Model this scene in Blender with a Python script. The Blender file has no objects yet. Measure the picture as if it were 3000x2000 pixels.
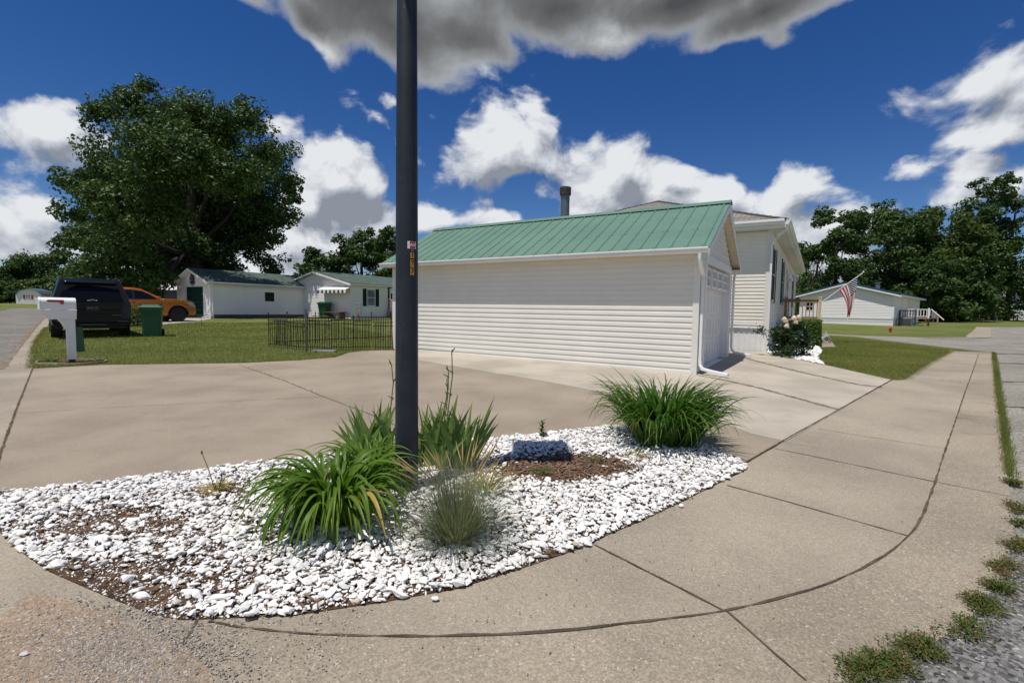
import bpy, bmesh, math, random
import numpy as np
from mathutils import Vector, Matrix
from mathutils.geometry import tessellate_polygon
rnd = random.Random(7); nr = np.random.default_rng(11)
R_ = math.radians
S = bpy.context.scene; C = S.collection

# ------------------------------------------------------------------ camera, sky, sun, exposure
SLOPE = 0.017                                        # the land rises gently away from the corner
def gz(x, y): return SLOPE * y
cam = bpy.data.cameras.new('camera'); camo = bpy.data.objects.new('camera', cam); C.objects.link(camo)
cam.sensor_width = 36.0; cam.lens = 36.0 * 1430 / 3000; cam.clip_end = 3000; cam.clip_start = 0.05
camo.matrix_world = Matrix(((0.999876954503413, -0.01568680505967074, 0.0, 0),
                            (0.0010187088424810664, 0.06493250161974316, -0.9978891383644259, 0),
                            (0.01565369238468555, 0.9977663525998569, 0.06494049225486127, 1.4), (0, 0, 0, 1)))
S.camera = camo
SUN_EL = R_(71.5); SX, SY = -0.69, -0.724            # horizontal direction towards the sun
S.view_settings.view_transform = 'Standard'; S.view_settings.look = 'None'
S.view_settings.exposure = 0.0; S.view_settings.gamma = 1.0
sun = bpy.data.lights.new('sun', 'SUN'); sun.energy = 4.6; sun.angle = R_(0.5); sun.color = (1.0, 0.955, 0.89)
suno = bpy.data.objects.new('sun', sun); C.objects.link(suno)
suno.rotation_euler = Vector((SX * math.cos(SUN_EL), SY * math.cos(SUN_EL), math.sin(SUN_EL))).to_track_quat('Z', 'Y').to_euler()

class NT:                                            # small helper for node trees
    def __init__(s, tree): s.t = tree
    def n(s, typ, **kw):
        nd = s.t.nodes.new(typ)
        for k, v in kw.items(): setattr(nd, k, v)
        return nd
    def put(s, sock, v):
        if hasattr(v, 'is_output'): s.t.links.new(v, sock)
        elif v is not None: sock.default_value = v
    def m(s, op, a, b=None, c=None, clamp=False):
        nd = s.n('ShaderNodeMath', operation=op, use_clamp=clamp)
        for i, v in enumerate((a, b, c)):
            if v is not None: s.put(nd.inputs[i], v)
        return nd.outputs[0]
    def ss(s, x, lo, hi, a=0.0, b=1.0):
        nd = s.n('ShaderNodeMapRange', interpolation_type='SMOOTHSTEP')
        for i, v in enumerate((x, lo, hi, a, b)): s.put(nd.inputs[i], v)
        return nd.outputs[0]
    def mix(s, f, a, b, typ='MIX'):
        nd = s.n('ShaderNodeMix', data_type='RGBA', blend_type=typ)
        s.put(nd.inputs[0], f); s.put(nd.inputs[6], a); s.put(nd.inputs[7], b)
        return nd.outputs[2]
    def noise(s, vec, scale, detail=4, rough=0.55, dist=0.0):
        nd = s.n('ShaderNodeTexNoise')
        if vec is not None: s.t.links.new(vec, nd.inputs['Vector'])
        nd.inputs['Scale'].default_value = scale; nd.inputs['Detail'].default_value = detail
        nd.inputs['Roughness'].default_value = rough; nd.inputs['Distortion'].default_value = dist
        return nd.outputs['Fac']
    def voro(s, vec, scale, out='Color', feature='F1', rand=1.0):
        nd = s.n('ShaderNodeTexVoronoi', feature=feature)
        s.t.links.new(vec, nd.inputs['Vector']); nd.inputs['Scale'].default_value = scale
        nd.inputs['Randomness'].default_value = rand
        return nd.outputs[out]

world = bpy.data.worlds.new('World'); S.world = world; world.use_nodes = True
W = NT(world.node_tree); W.t.nodes.clear()
tc = W.n('ShaderNodeTexCoord'); D = tc.outputs['Generated']
sky = W.n('ShaderNodeTexSky', sky_type='NISHITA', sun_disc=False)
sky.sun_elevation = SUN_EL; sky.sun_rotation = math.atan2(SX, SY)
sky.air_density = 0.9; sky.dust_density = 0.0; sky.ozone_density = 4.0; sky.altitude = 200
hsv = W.n('ShaderNodeHueSaturation'); hsv.inputs['Saturation'].default_value = 1.30; hsv.inputs['Value'].default_value = 0.88
hsv.inputs['Hue'].default_value = 0.512
W.t.links.new(sky.outputs[0], hsv.inputs['Color'])
# cumulus clouds: soft ellipses in azimuth / elevation, broken up by fractal noise
CUM = [(-0.7650, 0.2447, 0.0796, 0.0580, -0.15, 1.00), (-0.7934, 0.1892, 0.0302, 0.0350, 0.00, 1.00), (-0.7830, 0.1168, 0.0621, 0.0378, 0.00, 1.00), (-0.7522, 0.0863, 0.0425, 0.0254, 0.00, 1.00), (-0.4416, 0.3060, 0.0284, 0.0238, 0.50, 1.00), (-0.3343, 0.2294, 0.0781, 0.0708, 0.00, 1.00), (-0.3846, 0.1877, 0.0603, 0.0387, 0.00, 1.00), (-0.4003, 0.1199, 0.0636, 0.0357, 0.00, 1.00), (-0.2748, 0.1561, 0.0489, 0.0367, 0.00, 1.00), (-0.0546, 0.2939, 0.1298, 0.0919, 0.00, 1.00), (0.0403, 0.3429, 0.0434, 0.0375, 0.00, 1.00), (0.1633, 0.2498, 0.1564, 0.0890, 0.00, 1.00), (0.2722, 0.2284, 0.0811, 0.0630, 0.00, 1.00), (0.3899, 0.2123, 0.0674, 0.0420, 0.00, 1.00), (-0.1488, 0.1789, 0.0687, 0.0332, 0.00, 1.00), (-0.0003, 0.1789, 0.0790, 0.0294, 0.00, 1.00), (0.3226, 0.1627, 0.1262, 0.0321, 0.00, 1.00), (0.5130, 0.2167, 0.0518, 0.0388, -0.30, 1.00), (0.6009, 0.1532, 0.0987, 0.0561, 0.00, 1.00), (0.5339, 0.1218, 0.0718, 0.0445, 0.00, 1.00), (0.5670, 0.0981, 0.0817, 0.0513, 0.00, 1.00), (0.7480, 0.3247, 0.0955, 0.0700, -0.35, 1.00), (0.6960, 0.3148, 0.0663, 0.0426, 0.00, 1.00), (0.7744, 0.2597, 0.0399, 0.0287, 0.00, 1.00), (0.6702, 0.2251, 0.0332, 0.0154, 0.00, 1.00), (0.7569, 0.2169, 0.0438, 0.0204, -0.10, 1.00), (0.7910, 0.1991, 0.0389, 0.0234, 0.00, 1.00), (-0.2377, 0.3739, 0.0295, 0.0213, 0.00, 0.55), (-0.2702, 0.3506, 0.0274, 0.0101, 0.40, 0.50), (-0.2335, 0.3085, 0.0148, 0.0180, 0.00, 0.60), (-0.1584, 0.3586, 0.0508, 0.0161, 0.20, 0.80), (-0.0901, 0.3624, 0.0602, 0.0147, 0.00, 0.80), (-0.0470, 0.3713, 0.0173, 0.0088, 0.00, 0.60), (-0.6618, 0.0400, 0.0498, 0.0278, 0.00, 1.00), (-0.7975, 0.0756, 0.0259, 0.0183, 0.00, 1.00), (-0.4450, 0.0737, 0.0433, 0.0237, 0.00, 1.00), (0.6993, 0.1699, 0.0462, 0.0258, 0.00, 1.00), (-0.0266, 0.1726, 0.1398, 0.0303, 0.00, 1.00), (0.2583, 0.1565, 0.1634, 0.0328, 0.00, 1.00), (0.5667, 0.1054, 0.1005, 0.0380, 0.00, 1.00), (-0.3854, 0.1049, 0.0834, 0.0369, 0.00, 1.00), (-0.7797, 0.0835, 0.0493, 0.0310, 0.00, 1.00), (0.0599, 0.2414, 0.0523, 0.0405, 0.00, 1.00)]
CUM += [(2.2, .5, .45, .18, .2, 1), (-2.3, .55, .4, .16, -.2, 1), (3.0, .3, .4, .12, 0, 1), (-1.4, .4, .25, .12, 0, 1), (2.6, .15, .5, .07, 0, 1), (-2.6, .2, .5, .07, 0, 1)]  # unseen clouds behind the camera, added to make the ambient light less blue
BIG = [(-0.3203, 0.5589, 0.2716, 0.0612, 0.30, 1.00), (-0.3959, 0.4824, 0.0948, 0.0329, 0.75, 1.00), (-0.2417, 0.4932, 0.2078, 0.0684, 0.30, 1.00), (-0.0916, 0.4865, 0.1688, 0.0708, 0.10, 1.00), (0.0956, 0.5323, 0.2730, 0.0669, 0.00, 1.00), (0.3001, 0.5227, 0.2009, 0.0473, -0.10, 1.00), (0.4484, 0.4882, 0.1386, 0.0350, -0.20, 1.00), (0.4778, 0.4474, 0.0271, 0.0181, 0.00, 1.00), (-0.4929, 0.4965, 0.0796, 0.0224, 0.30, 1.00), (0.1646, 0.4793, 0.0918, 0.0355, 0.00, 1.00), (0.5814, 0.4971, 0.0953, 0.0268, 0.00, 1.00)]
def density(vdir, azel, blobs, amp, scale, stretch, soft=0.2, off=0.12):
    field = None
    for a, e, ra, re, rot, w in blobs:
        mp = W.n('ShaderNodeMapping', vector_type='TEXTURE')
        mp.inputs['Location'].default_value = (a, e, 0); mp.inputs['Rotation'].default_value = (0, 0, -rot)
        mp.inputs['Scale'].default_value = (ra, re, 1)
        W.t.links.new(azel, mp.inputs['Vector'])
        ln = W.n('ShaderNodeVectorMath', operation='LENGTH'); W.t.links.new(mp.outputs[0], ln.inputs[0])
        k = max(.16, min(1.0, math.sqrt(ra * re) / .085))
        v = W.m('MULTIPLY', W.m('SUBTRACT', w, ln.outputs['Value']), k)
        field = v if field is None else W.m('SMOOTH_MAX', field, v, soft)
    mp = W.n('ShaderNodeMapping'); mp.inputs['Scale'].default_value = (1, 1, stretch)
    W.t.links.new(vdir, mp.inputs['Vector'])
    nz = W.noise(mp.outputs[0], scale, 9, 0.56, 0.25)
    nz2 = W.noise(mp.outputs[0], scale * 0.38, 3, 0.5)
    nn = W.m('ADD', W.m('SUBTRACT', nz, 0.5), W.m('MULTIPLY', W.m('SUBTRACT', nz2, 0.5), 0.8))
    field = W.m('MAXIMUM', field, -1.2)
    return W.m('ADD', W.m('ADD', field, off), W.m('MULTIPLY', nn, amp)), nz
def to_azel(v, up=0.0):
    sep = W.n('ShaderNodeSeparateXYZ'); W.t.links.new(v, sep.inputs[0])
    az = W.m('ARCTAN2', sep.outputs[0], sep.outputs[1])
    el = W.m('ARCSINE', sep.outputs[2]) if not up else W.m('ADD', W.m('ARCSINE', sep.outputs[2]), up)
    cb = W.n('ShaderNodeCombineXYZ'); W.put(cb.inputs[0], az); W.put(cb.inputs[1], el)
    return cb.outputs[0], el
def shifted(v, dz, dx=0.0):
    ad = W.n('ShaderNodeVectorMath', operation='ADD'); W.t.links.new(v, ad.inputs[0]); ad.inputs[1].default_value = (dx, 0, dz)
    return ad.outputs[0]
ae, el_ = to_azel(D)
d0, n0 = density(D, ae, CUM, 2.7, 7.0, 1.3, .2, .12)
Du = shifted(D, 0.035, -0.015); aeu, _ = to_azel(Du)
d1, n1 = density(Du, aeu, CUM, 2.7, 7.0, 1.3, .2, .12)
cmask = W.ss(d0, 0.0, 0.38)
lit = W.m('ADD', 0.56, W.m('MULTIPLY', W.m('SUBTRACT', d0, d1), 1.05))
lit = W.m('SUBTRACT', lit, W.m('MULTIPLY', W.ss(d1, 0.25, 1.0), 0.30))
lit = W.m('ADD', lit, W.m('MULTIPLY', W.m('SUBTRACT', n0, 0.56), 1.1))
lit = W.m('ADD', lit, 0, clamp=True)
ccol = W.n('ShaderNodeValToRGB'); cr = ccol.color_ramp
cr.elements[0].position = 0.0; cr.elements[0].color = (0.26, 0.29, 0.34, 1)
cr.elements[1].position = 0.85; cr.elements[1].color = (0.78, 0.80, 0.83, 1)
e_ = cr.elements.new(0.42); e_.color = (0.50, 0.53, 0.59, 1)
W.t.links.new(lit, ccol.inputs[0])
dB, nB = density(D, ae, BIG, 1.9, 5.5, 1.0, 0.6, -0.16)
bmask = W.ss(dB, 0.0, 0.30)
BRT = [(-0.4392, 0.4561, 0.0633, 0.0302, 0.70, 1.00), (-0.3519, 0.4276, 0.0835, 0.0259, 0.35, 1.00), (-0.2580, 0.4168, 0.0484, 0.0149, 0.00, 1.00), (0.1813, 0.4783, 0.0788, 0.0270, 0.00, 1.00), (0.0976, 0.4624, 0.0511, 0.0166, 0.00, 1.00), (0.2468, 0.4765, 0.0404, 0.0191, 0.00, 1.00), (-0.4932, 0.4795, 0.0531, 0.0172, 0.40, 1.00)]
dR, nR = density(D, ae, BRT, 2.2, 7.5, 1.1, 0.3, -0.1)
bcol = W.n('ShaderNodeValToRGB'); br = bcol.color_ramp
br.elements[0].position = 0.0; br.elements[0].color = (0.50, 0.53, 0.57, 1)
br.elements[1].position = 1.0; br.elements[1].color = (0.075, 0.08, 0.086, 1)
e_ = br.elements.new(0.25); e_.color = (0.30, 0.315, 0.33, 1)
e_ = br.elements.new(0.55); e_.color = (0.155, 0.16, 0.165, 1)
lowf = W.noise(D, 4.5, 5, 0.5)
W.t.links.new(W.m('ADD', W.m('MULTIPLY', dB, 0.95), W.m('MULTIPLY', W.m('SUBTRACT', lowf, 0.5), 0.7)), bcol.inputs[0])
bigc = W.mix(W.m('MULTIPLY', W.ss(dR, 0.0, 0.8), 0.8), bcol.outputs[0], (0.80, 0.82, 0.84, 1))
skybg = W.n('ShaderNodeBackground'); skybg.inputs['Strength'].default_value = 0.09
W.t.links.new(hsv.outputs[0], skybg.inputs['Color'])
cbg = W.n('ShaderNodeBackground'); cbg.inputs['Strength'].default_value = 1.0; W.t.links.new(ccol.outputs[0], cbg.inputs['Color'])
bbg = W.n('ShaderNodeBackground'); bbg.inputs['Strength'].default_value = 1.0; W.t.links.new(bigc, bbg.inputs['Color'])
mx1 = W.n('ShaderNodeMixShader'); W.put(mx1.inputs[0], cmask); W.t.links.new(skybg.outputs[0], mx1.inputs[1]); W.t.links.new(cbg.outputs[0], mx1.inputs[2])
mx2 = W.n('ShaderNodeMixShader'); W.put(mx2.inputs[0], bmask); W.t.links.new(mx1.outputs[0], mx2.inputs[1]); W.t.links.new(bbg.outputs[0], mx2.inputs[2])
wo = W.n('ShaderNodeOutputWorld'); W.t.links.new(mx2.outputs[0], wo.inputs[0])

# ------------------------------------------------------------------ materials
def base_mat(name):
    m = bpy.data.materials.new(name); m.use_nodes = True; t = NT(m.node_tree)
    b = m.node_tree.nodes['Principled BSDF']
    co = t.n('ShaderNodeTexCoord').outputs['Object']
    return m, t, b, co
def c4(c, k=1.0): return (c[0] * k, c[1] * k, c[2] * k, 1)
def bump(t, b, h, strength, dist=0.01):
    nd = t.n('ShaderNodeBump'); nd.inputs['Strength'].default_value = strength; nd.inputs['Distance'].default_value = dist
    t.put(nd.inputs['Height'], h); t.t.links.new(nd.outputs[0], b.inputs['Normal'])
def M(name, col, rough=0.6, metal=0.0, var=0.12, vs=3.0, bmp=0.0, bs=60.0, coat=0.0, spec=None, dirt=0.0):
    m, t, b, co = base_mat(name)
    f = t.noise(co, vs, 5)
    c = t.mix(t.ss(f, 0.3, 0.7), c4(col, 1 - var), c4(col, 1 + var))
    if dirt:
        d = t.ss(t.noise(co, vs * 2.3, 7, 0.65), 0.5, 0.75)
        c = t.mix(t.m('MULTIPLY', d, dirt), c, c4(col, 0.45))
    t.put(b.inputs['Base Color'], c); b.inputs['Roughness'].default_value = rough; b.inputs['Metallic'].default_value = metal
    if spec is not None: b.inputs['Specular IOR Level'].default_value = spec
    if coat: b.inputs['Coat Weight'].default_value = coat; b.inputs['Coat Roughness'].default_value = 0.04
    if bmp: bump(t, b, t.noise(co, bs, 4), bmp)
    return m
def concrete(name, col, agg=0.25, stain=0.35, stain_scale=0.9, fine=90.0, brush=(1, 1, 1)):
    m, t, b, co = base_mat(name)
    big = t.noise(co, 0.8, 7, 0.65); mid = t.noise(co, 3.2, 6, 0.65)
    c = t.mix(t.ss(big, 0.35, 0.65), c4(col, 0.82), c4(col, 1.12))
    c = t.mix(t.m('MULTIPLY', t.ss(mid, 0.42, 0.75), 0.3), c, c4((col[0] * 0.74, col[1] * 0.72, col[2] * 0.70)))
    mp = t.n('ShaderNodeMapping'); mp.inputs['Scale'].default_value = brush; mp.inputs['Rotation'].default_value = (0, 0, 0.55); t.t.links.new(co, mp.inputs['Vector'])
    st = t.ss(t.noise(mp.outputs[0], stain_scale, 7, 0.62, 0.4), 0.52, 0.74)
    c = t.mix(t.m('MULTIPLY', st, stain), c, c4((col[0] * 0.52, col[1] * 0.49, col[2] * 0.47)))
    v = t.n('ShaderNodeSeparateColor'); t.t.links.new(t.voro(co, fine), v.inputs[0])
    sp = t.m('ADD', 1 - agg, t.m('MULTIPLY', v.outputs[0], 2 * agg))
    pit = t.ss(t.noise(co, fine * 1.7, 2), 0.62, 0.75)
    sp = t.m('MULTIPLY', sp, t.m('SUBTRACT', 1.0, t.m('MULTIPLY', pit, agg * 1.6)))
    c = t.mix(t.m('MULTIPLY', t.ss(v.outputs[2], .94, .97), min(.45, agg * 1.6)), c, c4((.55, .52, .47)))
    cm = t.n('ShaderNodeCombineColor')
    for i in range(3): t.put(cm.inputs[i], sp)
    c = t.mix(1.0, c, cm.outputs[0], 'MULTIPLY')
    t.put(b.inputs['Base Color'], c); b.inputs['Roughness'].default_value = 0.9; b.inputs['Specular IOR Level'].default_value = 0.25
    bump(t, b, t.m('ADD', t.noise(co, fine * 0.9, 4, 0.7), t.m('MULTIPLY', v.outputs[1], 0.6)), 0.35, 0.004)
    return m
def foliage(name, col, col2=None, rough=0.45, trans=0.35, vs=0.6, spec=0.35, tipcol=None):
    m, t, b, co = base_mat(name)
    g = t.n('ShaderNodeNewGeometry')
    col2 = col2 or (col[0] * 1.5, col[1] * 1.35, col[2] * 1.1)
    c = t.mix(t.ss(t.noise(co, vs, 4), 0.35, 0.68), c4(col), c4(col2))
    c = t.mix(t.m('MULTIPLY', t.noise(co, vs * 14, 2), 0.5), c, c4((col[0] * 0.55, col[1] * 0.6, col[2] * 0.5)))
    if tipcol is not None:
        at = t.n('ShaderNodeAttribute', attribute_name='tone')
        c = t.mix(at.outputs['Fac'], c, c4(tipcol))
    t.put(b.inputs['Base Color'], c); b.inputs['Roughness'].default_value = rough; b.inputs['Specular IOR Level'].default_value = spec
    tr = t.n('ShaderNodeBsdfTranslucent'); t.put(tr.inputs['Color'], t.mix(0.5, c, c4((col[0] * 1.9, col[1] * 2.0, col[2] * 0.8))))
    ms = t.n('ShaderNodeMixShader'); ms.inputs[0].default_value = trans
    out = m.node_tree.nodes['Material Output']
    t.t.links.new(b.outputs[0], ms.inputs[1]); t.t.links.new(tr.outputs[0], ms.inputs[2]); t.t.links.new(ms.outputs[0], out.inputs[0])
    return m
def shingle(name, col, k=0.22):
    m, t, b, co = base_mat(name)
    uv = t.n('ShaderNodeTexCoord').outputs['UV']
    br = t.n('ShaderNodeTexBrick'); br.offset = 0.5; t.t.links.new(uv, br.inputs['Vector'])
    br.inputs['Color1'].default_value = c4(col, 1 - k); br.inputs['Color2'].default_value = c4(col, 1 + k)
    br.inputs['Mortar'].default_value = c4(col, 0.35); br.inputs['Scale'].default_value = 1.0
    br.inputs['Mortar Size'].default_value = 0.012; br.inputs['Brick Width'].default_value = 0.30; br.inputs['Row Height'].default_value = 0.14
    c = t.mix(t.ss(t.noise(uv, 0.8, 5), 0.3, 0.7), c4((0.86, 0.86, 0.86)), c4((1.12, 1.12, 1.12)))
    c = t.mix(1.0, br.outputs['Color'], c, 'MULTIPLY')
    c = t.mix(1.0, c, t.mix(t.noise(uv, 160, 2), c4((0.7, 0.7, 0.7)), c4((1.3, 1.3, 1.3))), 'MULTIPLY')
    t.put(b.inputs['Base Color'], c); b.inputs['Roughness'].default_value = 0.95
    bump(t, b, br.outputs['Fac'], -0.5, 0.01)
    return m
def grassmat(name):
    m, t, b, co = base_mat(name)
    c = t.mix(t.ss(t.noise(co, 0.35, 5, 0.6), 0.35, 0.66), c4((0.125, 0.152, 0.038)), c4((0.195, 0.205, 0.065)))
    c = t.mix(t.m('MULTIPLY', t.ss(t.noise(co, 1.4, 6, 0.65), 0.52, 0.72), 0.75), c, c4((0.25, 0.22, 0.09)))
    c = t.mix(t.m('MULTIPLY', t.ss(t.noise(co, 26, 5, 0.75), 0.35, 0.7), 0.6), c, c4((0.04, 0.062, 0.013)))
    t.put(b.inputs['Base Color'], c); b.inputs['Roughness'].default_value = 0.95; b.inputs['Specular IOR Level'].default_value = 0.1
    bump(t, b, t.noise(co, 45, 5, 0.8), 0.9, 0.04)
    return m
def soilmat(name):
    m, t, b, co = base_mat(name)
    c = t.mix(t.ss(t.noise(co, 5, 7, 0.7), 0.35, 0.68), c4((0.075, 0.045, 0.026)), c4((0.19, 0.125, 0.075)))
    c = t.mix(t.m('MULTIPLY', t.ss(t.noise(co, 90, 4, 0.7), 0.52, 0.7), 0.7), c, c4((0.27, 0.20, 0.14)))
    t.put(b.inputs['Base Color'], c); b.inputs['Roughness'].default_value = 1.0; b.inputs['Specular IOR Level'].default_value = 0.1
    bump(t, b, t.noise(co, 60, 6, 0.8), 1.0, 0.02)
    return m
def stonemat(name):
    m, t, b, co = base_mat(name)
    at = t.n('ShaderNodeAttribute', attribute_name='tone')
    rp = t.n('ShaderNodeValToRGB'); r = rp.color_ramp; t.t.links.new(at.outputs['Fac'], rp.inputs[0])
    r.elements[0].position = 0; r.elements[0].color = (0.76, 0.74, 0.70, 1)
    r.elements[1].position = 1; r.elements[1].color = (0.30, 0.22, 0.13, 1)
    for p, c in ((0.45, (0.82, 0.80, 0.765, 1)), (0.7, (0.62, 0.61, 0.59, 1)), (0.86, (0.50, 0.50, 0.51, 1)), (0.94, (0.62, 0.55, 0.43, 1))):
        e = r.elements.new(p); e.color = c
    c = t.mix(t.m('MULTIPLY', t.ss(t.noise(co, 40, 5, 0.7), 0.5, 0.75), 0.3), rp.outputs[0], c4((0.5, 0.46, 0.42)))
    t.put(b.inputs['Base Color'], c); b.inputs['Roughness'].default_value = 0.75; b.inputs['Specular IOR Level'].default_value = 0.3
    bump(t, b, t.noise(co, 120, 4), 0.25, 0.004)
    return m
def gritmat(name):
    m, t, b, co = base_mat(name); at = t.n('ShaderNodeAttribute', attribute_name='tone')
    t.put(b.inputs['Base Color'], t.mix(at.outputs['Fac'], c4((.14, .125, .11)), c4((.46, .42, .37)))); b.inputs['Roughness'].default_value = .9; return m
m_grit = gritmat('road_grit')
m_drive = concrete('tan_concrete', (0.298, 0.248, 0.186), 0.11, 0.15, 0.7, 160, (1, 2.6, 1))
m_apron = concrete('pale_concrete', (0.415, 0.370, 0.298), 0.06, 0.16, 0.8, 180, (1, 3.0, 1))
m_walk = concrete('aggregate_concrete', (0.315, 0.270, 0.206), 0.20, 0.30, 0.8, 150)
m_curb = concrete('worn_gutter_concrete', (0.300, 0.254, 0.190), 0.24, 0.75, 0.55, 130, (1, 1.8, 1))
m_street = concrete('chip_asphalt', (0.245, 0.23, 0.19), 0.40, 0.35, 0.5, 70)
m_chip = concrete('dark_chip_asphalt', (0.150, 0.146, 0.137), 0.75, 0.3, 0.6, 70)
m_dirt = concrete('sandy_dirt', (0.30, 0.225, 0.155), 0.3, 0.35, 1.4, 120)
m_joint = M('joint_dirt', (0.095, 0.075, 0.055), 1.0, var=0.4, vs=8, spec=0.1)
m_jpale = M('filled_joint', (0.20, 0.16, 0.12), 1.0, var=0.4, vs=8, spec=0.1)
m_grass = grassmat('lawn_grass'); m_soil = soilmat('bed_soil'); m_stone = stonemat('marble_chips')
m_blade = foliage('grass_blades', (0.160, 0.190, 0.045), (0.29, 0.275, 0.10), 0.75, 0.35, 0.45, 0.12)
m_side = M('cream_siding', (0.73, 0.705, 0.645), 0.45, var=0.025, vs=1.2, spec=0.35, dirt=0.05)
m_side2 = M('ivory_siding', (0.80, 0.755, 0.66), 0.45, var=0.025, vs=1.2, spec=0.35, dirt=0.04)
m_wside = M('white_siding', (0.82, 0.80, 0.78), 0.5, var=0.02, vs=1.2, spec=0.3)
m_gside = M('pale_grey_siding', (0.64, 0.63, 0.61), 0.5, var=0.02, vs=1.2, spec=0.3)
m_white = M('white_trim', (0.80, 0.79, 0.77), 0.4, var=0.03, vs=2, dirt=0.06)
m_cream = M('cream_trim', (0.74, 0.72, 0.66), 0.4, var=0.03, vs=2, dirt=0.08)
m_soffit = M('tan_soffit', (0.62, 0.54, 0.42), 0.55, var=0.04, vs=2)
m_wplastic = M('white_plastic', (0.80, 0.80, 0.80), 0.35, var=0.03, vs=3, dirt=0.05)
m_metroof = M('green_metal_roof', (0.122, 0.215, 0.160), 0.45, var=0.07, vs=0.9, spec=0.4, dirt=0.08)
m_sgrey = shingle('grey_shingles', (0.20, 0.19, 0.165)); m_sgreen = shingle('green_shingles', (0.075, 0.115, 0.092))
m_sblue = M('blue_metal_roof', (0.022, 0.055, 0.115), 0.5, var=0.1)
m_glass = M('window_glass', (0.008, 0.009, 0.011), 0.05, var=0.05, spec=0.35)
m_tint = M('tinted_glass', (0.005, 0.005, 0.006), 0.06, var=0.05, spec=0.2)
m_dark = M('screened_window_glass', (0.012, 0.014, 0.016), 0.5, var=0.2, spec=0.05)
m_glass2 = M('pale_window_glass', (0.16, 0.18, 0.19), 0.06, var=0.3, vs=1.5, spec=0.6)
m_dgreen = M('dark_green_paint', (0.010, 0.040, 0.030), 0.8, var=0.1, spec=0.1)
m_black = M('black_metal', (0.012, 0.012, 0.013), 0.45, var=0.2, vs=20)
m_pole = M('dark_blue_paint', (0.017, 0.021, 0.030), 0.42, var=0.22, vs=5, dirt=0.2, spec=0.4)
def polemat():
    m, t, b, co = base_mat('dark_blue_paint'); mp = t.n('ShaderNodeMapping'); mp.inputs['Scale'].default_value = (60, 60, 2.5); mp.inputs['Rotation'].default_value = (0.12, 0.08, 0); t.t.links.new(co, mp.inputs['Vector'])
    c = t.mix(t.ss(t.noise(co, 4, 6, .65), .35, .7), c4((.014, .018, .027)), c4((.026, .031, .042)))
    c = t.mix(t.m('MULTIPLY', t.ss(t.noise(mp.outputs[0], 1.0, 5, .7), .60, .72), .55), c, c4((.075, .08, .09)))
    c = t.mix(t.m('MULTIPLY', t.ss(t.noise(co, 55, 3, .6), .70, .76), .8), c, c4((.20, .20, .20)))
    t.put(b.inputs['Base Color'], c); b.inputs['Roughness'].default_value = .5; b.inputs['Specular IOR Level'].default_value = .35; bump(t, b, t.noise(mp.outputs[0], 1.0, 4), .15, .003); return m
m_pole = polemat()
m_galv = M('galvanised_steel', (0.12, 0.15, 0.18), 0.5, 0.3, var=0.15, vs=4)
m_rust = M('sooty_steel', (0.055, 0.045, 0.038), 0.7, 0.3, var=0.4, vs=12)
m_bin = M('green_plastic', (0.007, 0.080, 0.040), 0.42, var=0.08, vs=4)
m_suv = M('black_green_paint', (0.0045, 0.0065, 0.0065), 0.30, 0.0, var=0.1, coat=0.08, spec=0.22)
m_orange = M('orange_metallic_paint', (0.56, 0.165, 0.012), 0.30, 0.2, var=0.06, coat=0.9)
m_tyre = M('tyre_rubber', (0.012, 0.012, 0.012), 0.8, var=0.2, vs=20)
m_rim = M('dark_alloy', (0.05, 0.05, 0.055), 0.35, 0.8, var=0.1)
m_chrome = M('chrome', (0.62, 0.63, 0.65), 0.18, 0.95, var=0.05)
m_lens = M('smoked_lens', (0.035, 0.008, 0.008), 0.12, var=0.2, coat=0.6)
m_clear = M('clear_lens', (0.45, 0.47, 0.5), 0.1, 0.2, var=0.3, vs=9, coat=0.6)
m_red = M('red_plastic', (0.42, 0.045, 0.028), 0.45, var=0.1)
m_hred = M('red_hydrant_paint', (0.42, 0.012, 0.012), 0.35, var=0.12, coat=0.3)
m_wood = M('tan_stained_wood', (0.36, 0.225, 0.13), 0.7, var=0.18, vs=6, bmp=0.2)
m_pine = M('pale_post_wood', (0.62, 0.47, 0.28), 0.7, var=0.12, vs=6, bmp=0.2)
m_dwood = M('red_brown_wood', (0.17, 0.075, 0.045), 0.75, var=0.2, vs=6, bmp=0.2)
m_bark = M('tree_bark', (0.045, 0.036, 0.028), 0.95, var=0.4, vs=7, bmp=0.8, bs=18)
m_statue = M('grey_cast_stone', (0.30, 0.30, 0.31), 0.8, var=0.25, vs=14, bmp=0.3)
m_edging = M('weathered_edging', (0.36, 0.28, 0.20), 0.85, var=0.3, vs=9)
m_yellow = M('yellow_tag', (0.55, 0.27, 0.02), 0.5, var=0.2, vs=40)
m_sred = M('red_sticker', (0.45, 0.02, 0.05), 0.5, var=0.15, vs=50)
m_ink = M('black_ink', (0.01, 0.01, 0.01), 0.6)
m_txt = M('white_ink', (0.75, 0.75, 0.75), 0.6)
m_grey = M('grey_metal_box', (0.25, 0.26, 0.26), 0.5, 0.2, var=0.15)
m_dgrey = M('dark_grey_metal', (0.07, 0.07, 0.072), 0.6, var=0.2)
m_bluegrey = M('blue_grey_paint', (0.05, 0.055, 0.10), 0.5, var=0.15)
m_petal = foliage('rose_petals', (0.82, 0.70, 0.60), (0.85, 0.78, 0.64), 0.6, 0.12, 8)
m_oak = foliage('oak_leaves', (0.045, 0.085, 0.018), (0.080, 0.135, 0.028), 0.50, 0.22, 0.35, 0.28)
m_maple = foliage('maple_leaves', (0.038, 0.078, 0.016), (0.085, 0.145, 0.028), 0.5, 0.25, 0.25, 0.3)
m_ylow = foliage('light_green_leaves', (0.055, 0.095, 0.016), (0.105, 0.150, 0.022), 0.5, 0.3, 0.3, 0.3)
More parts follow.
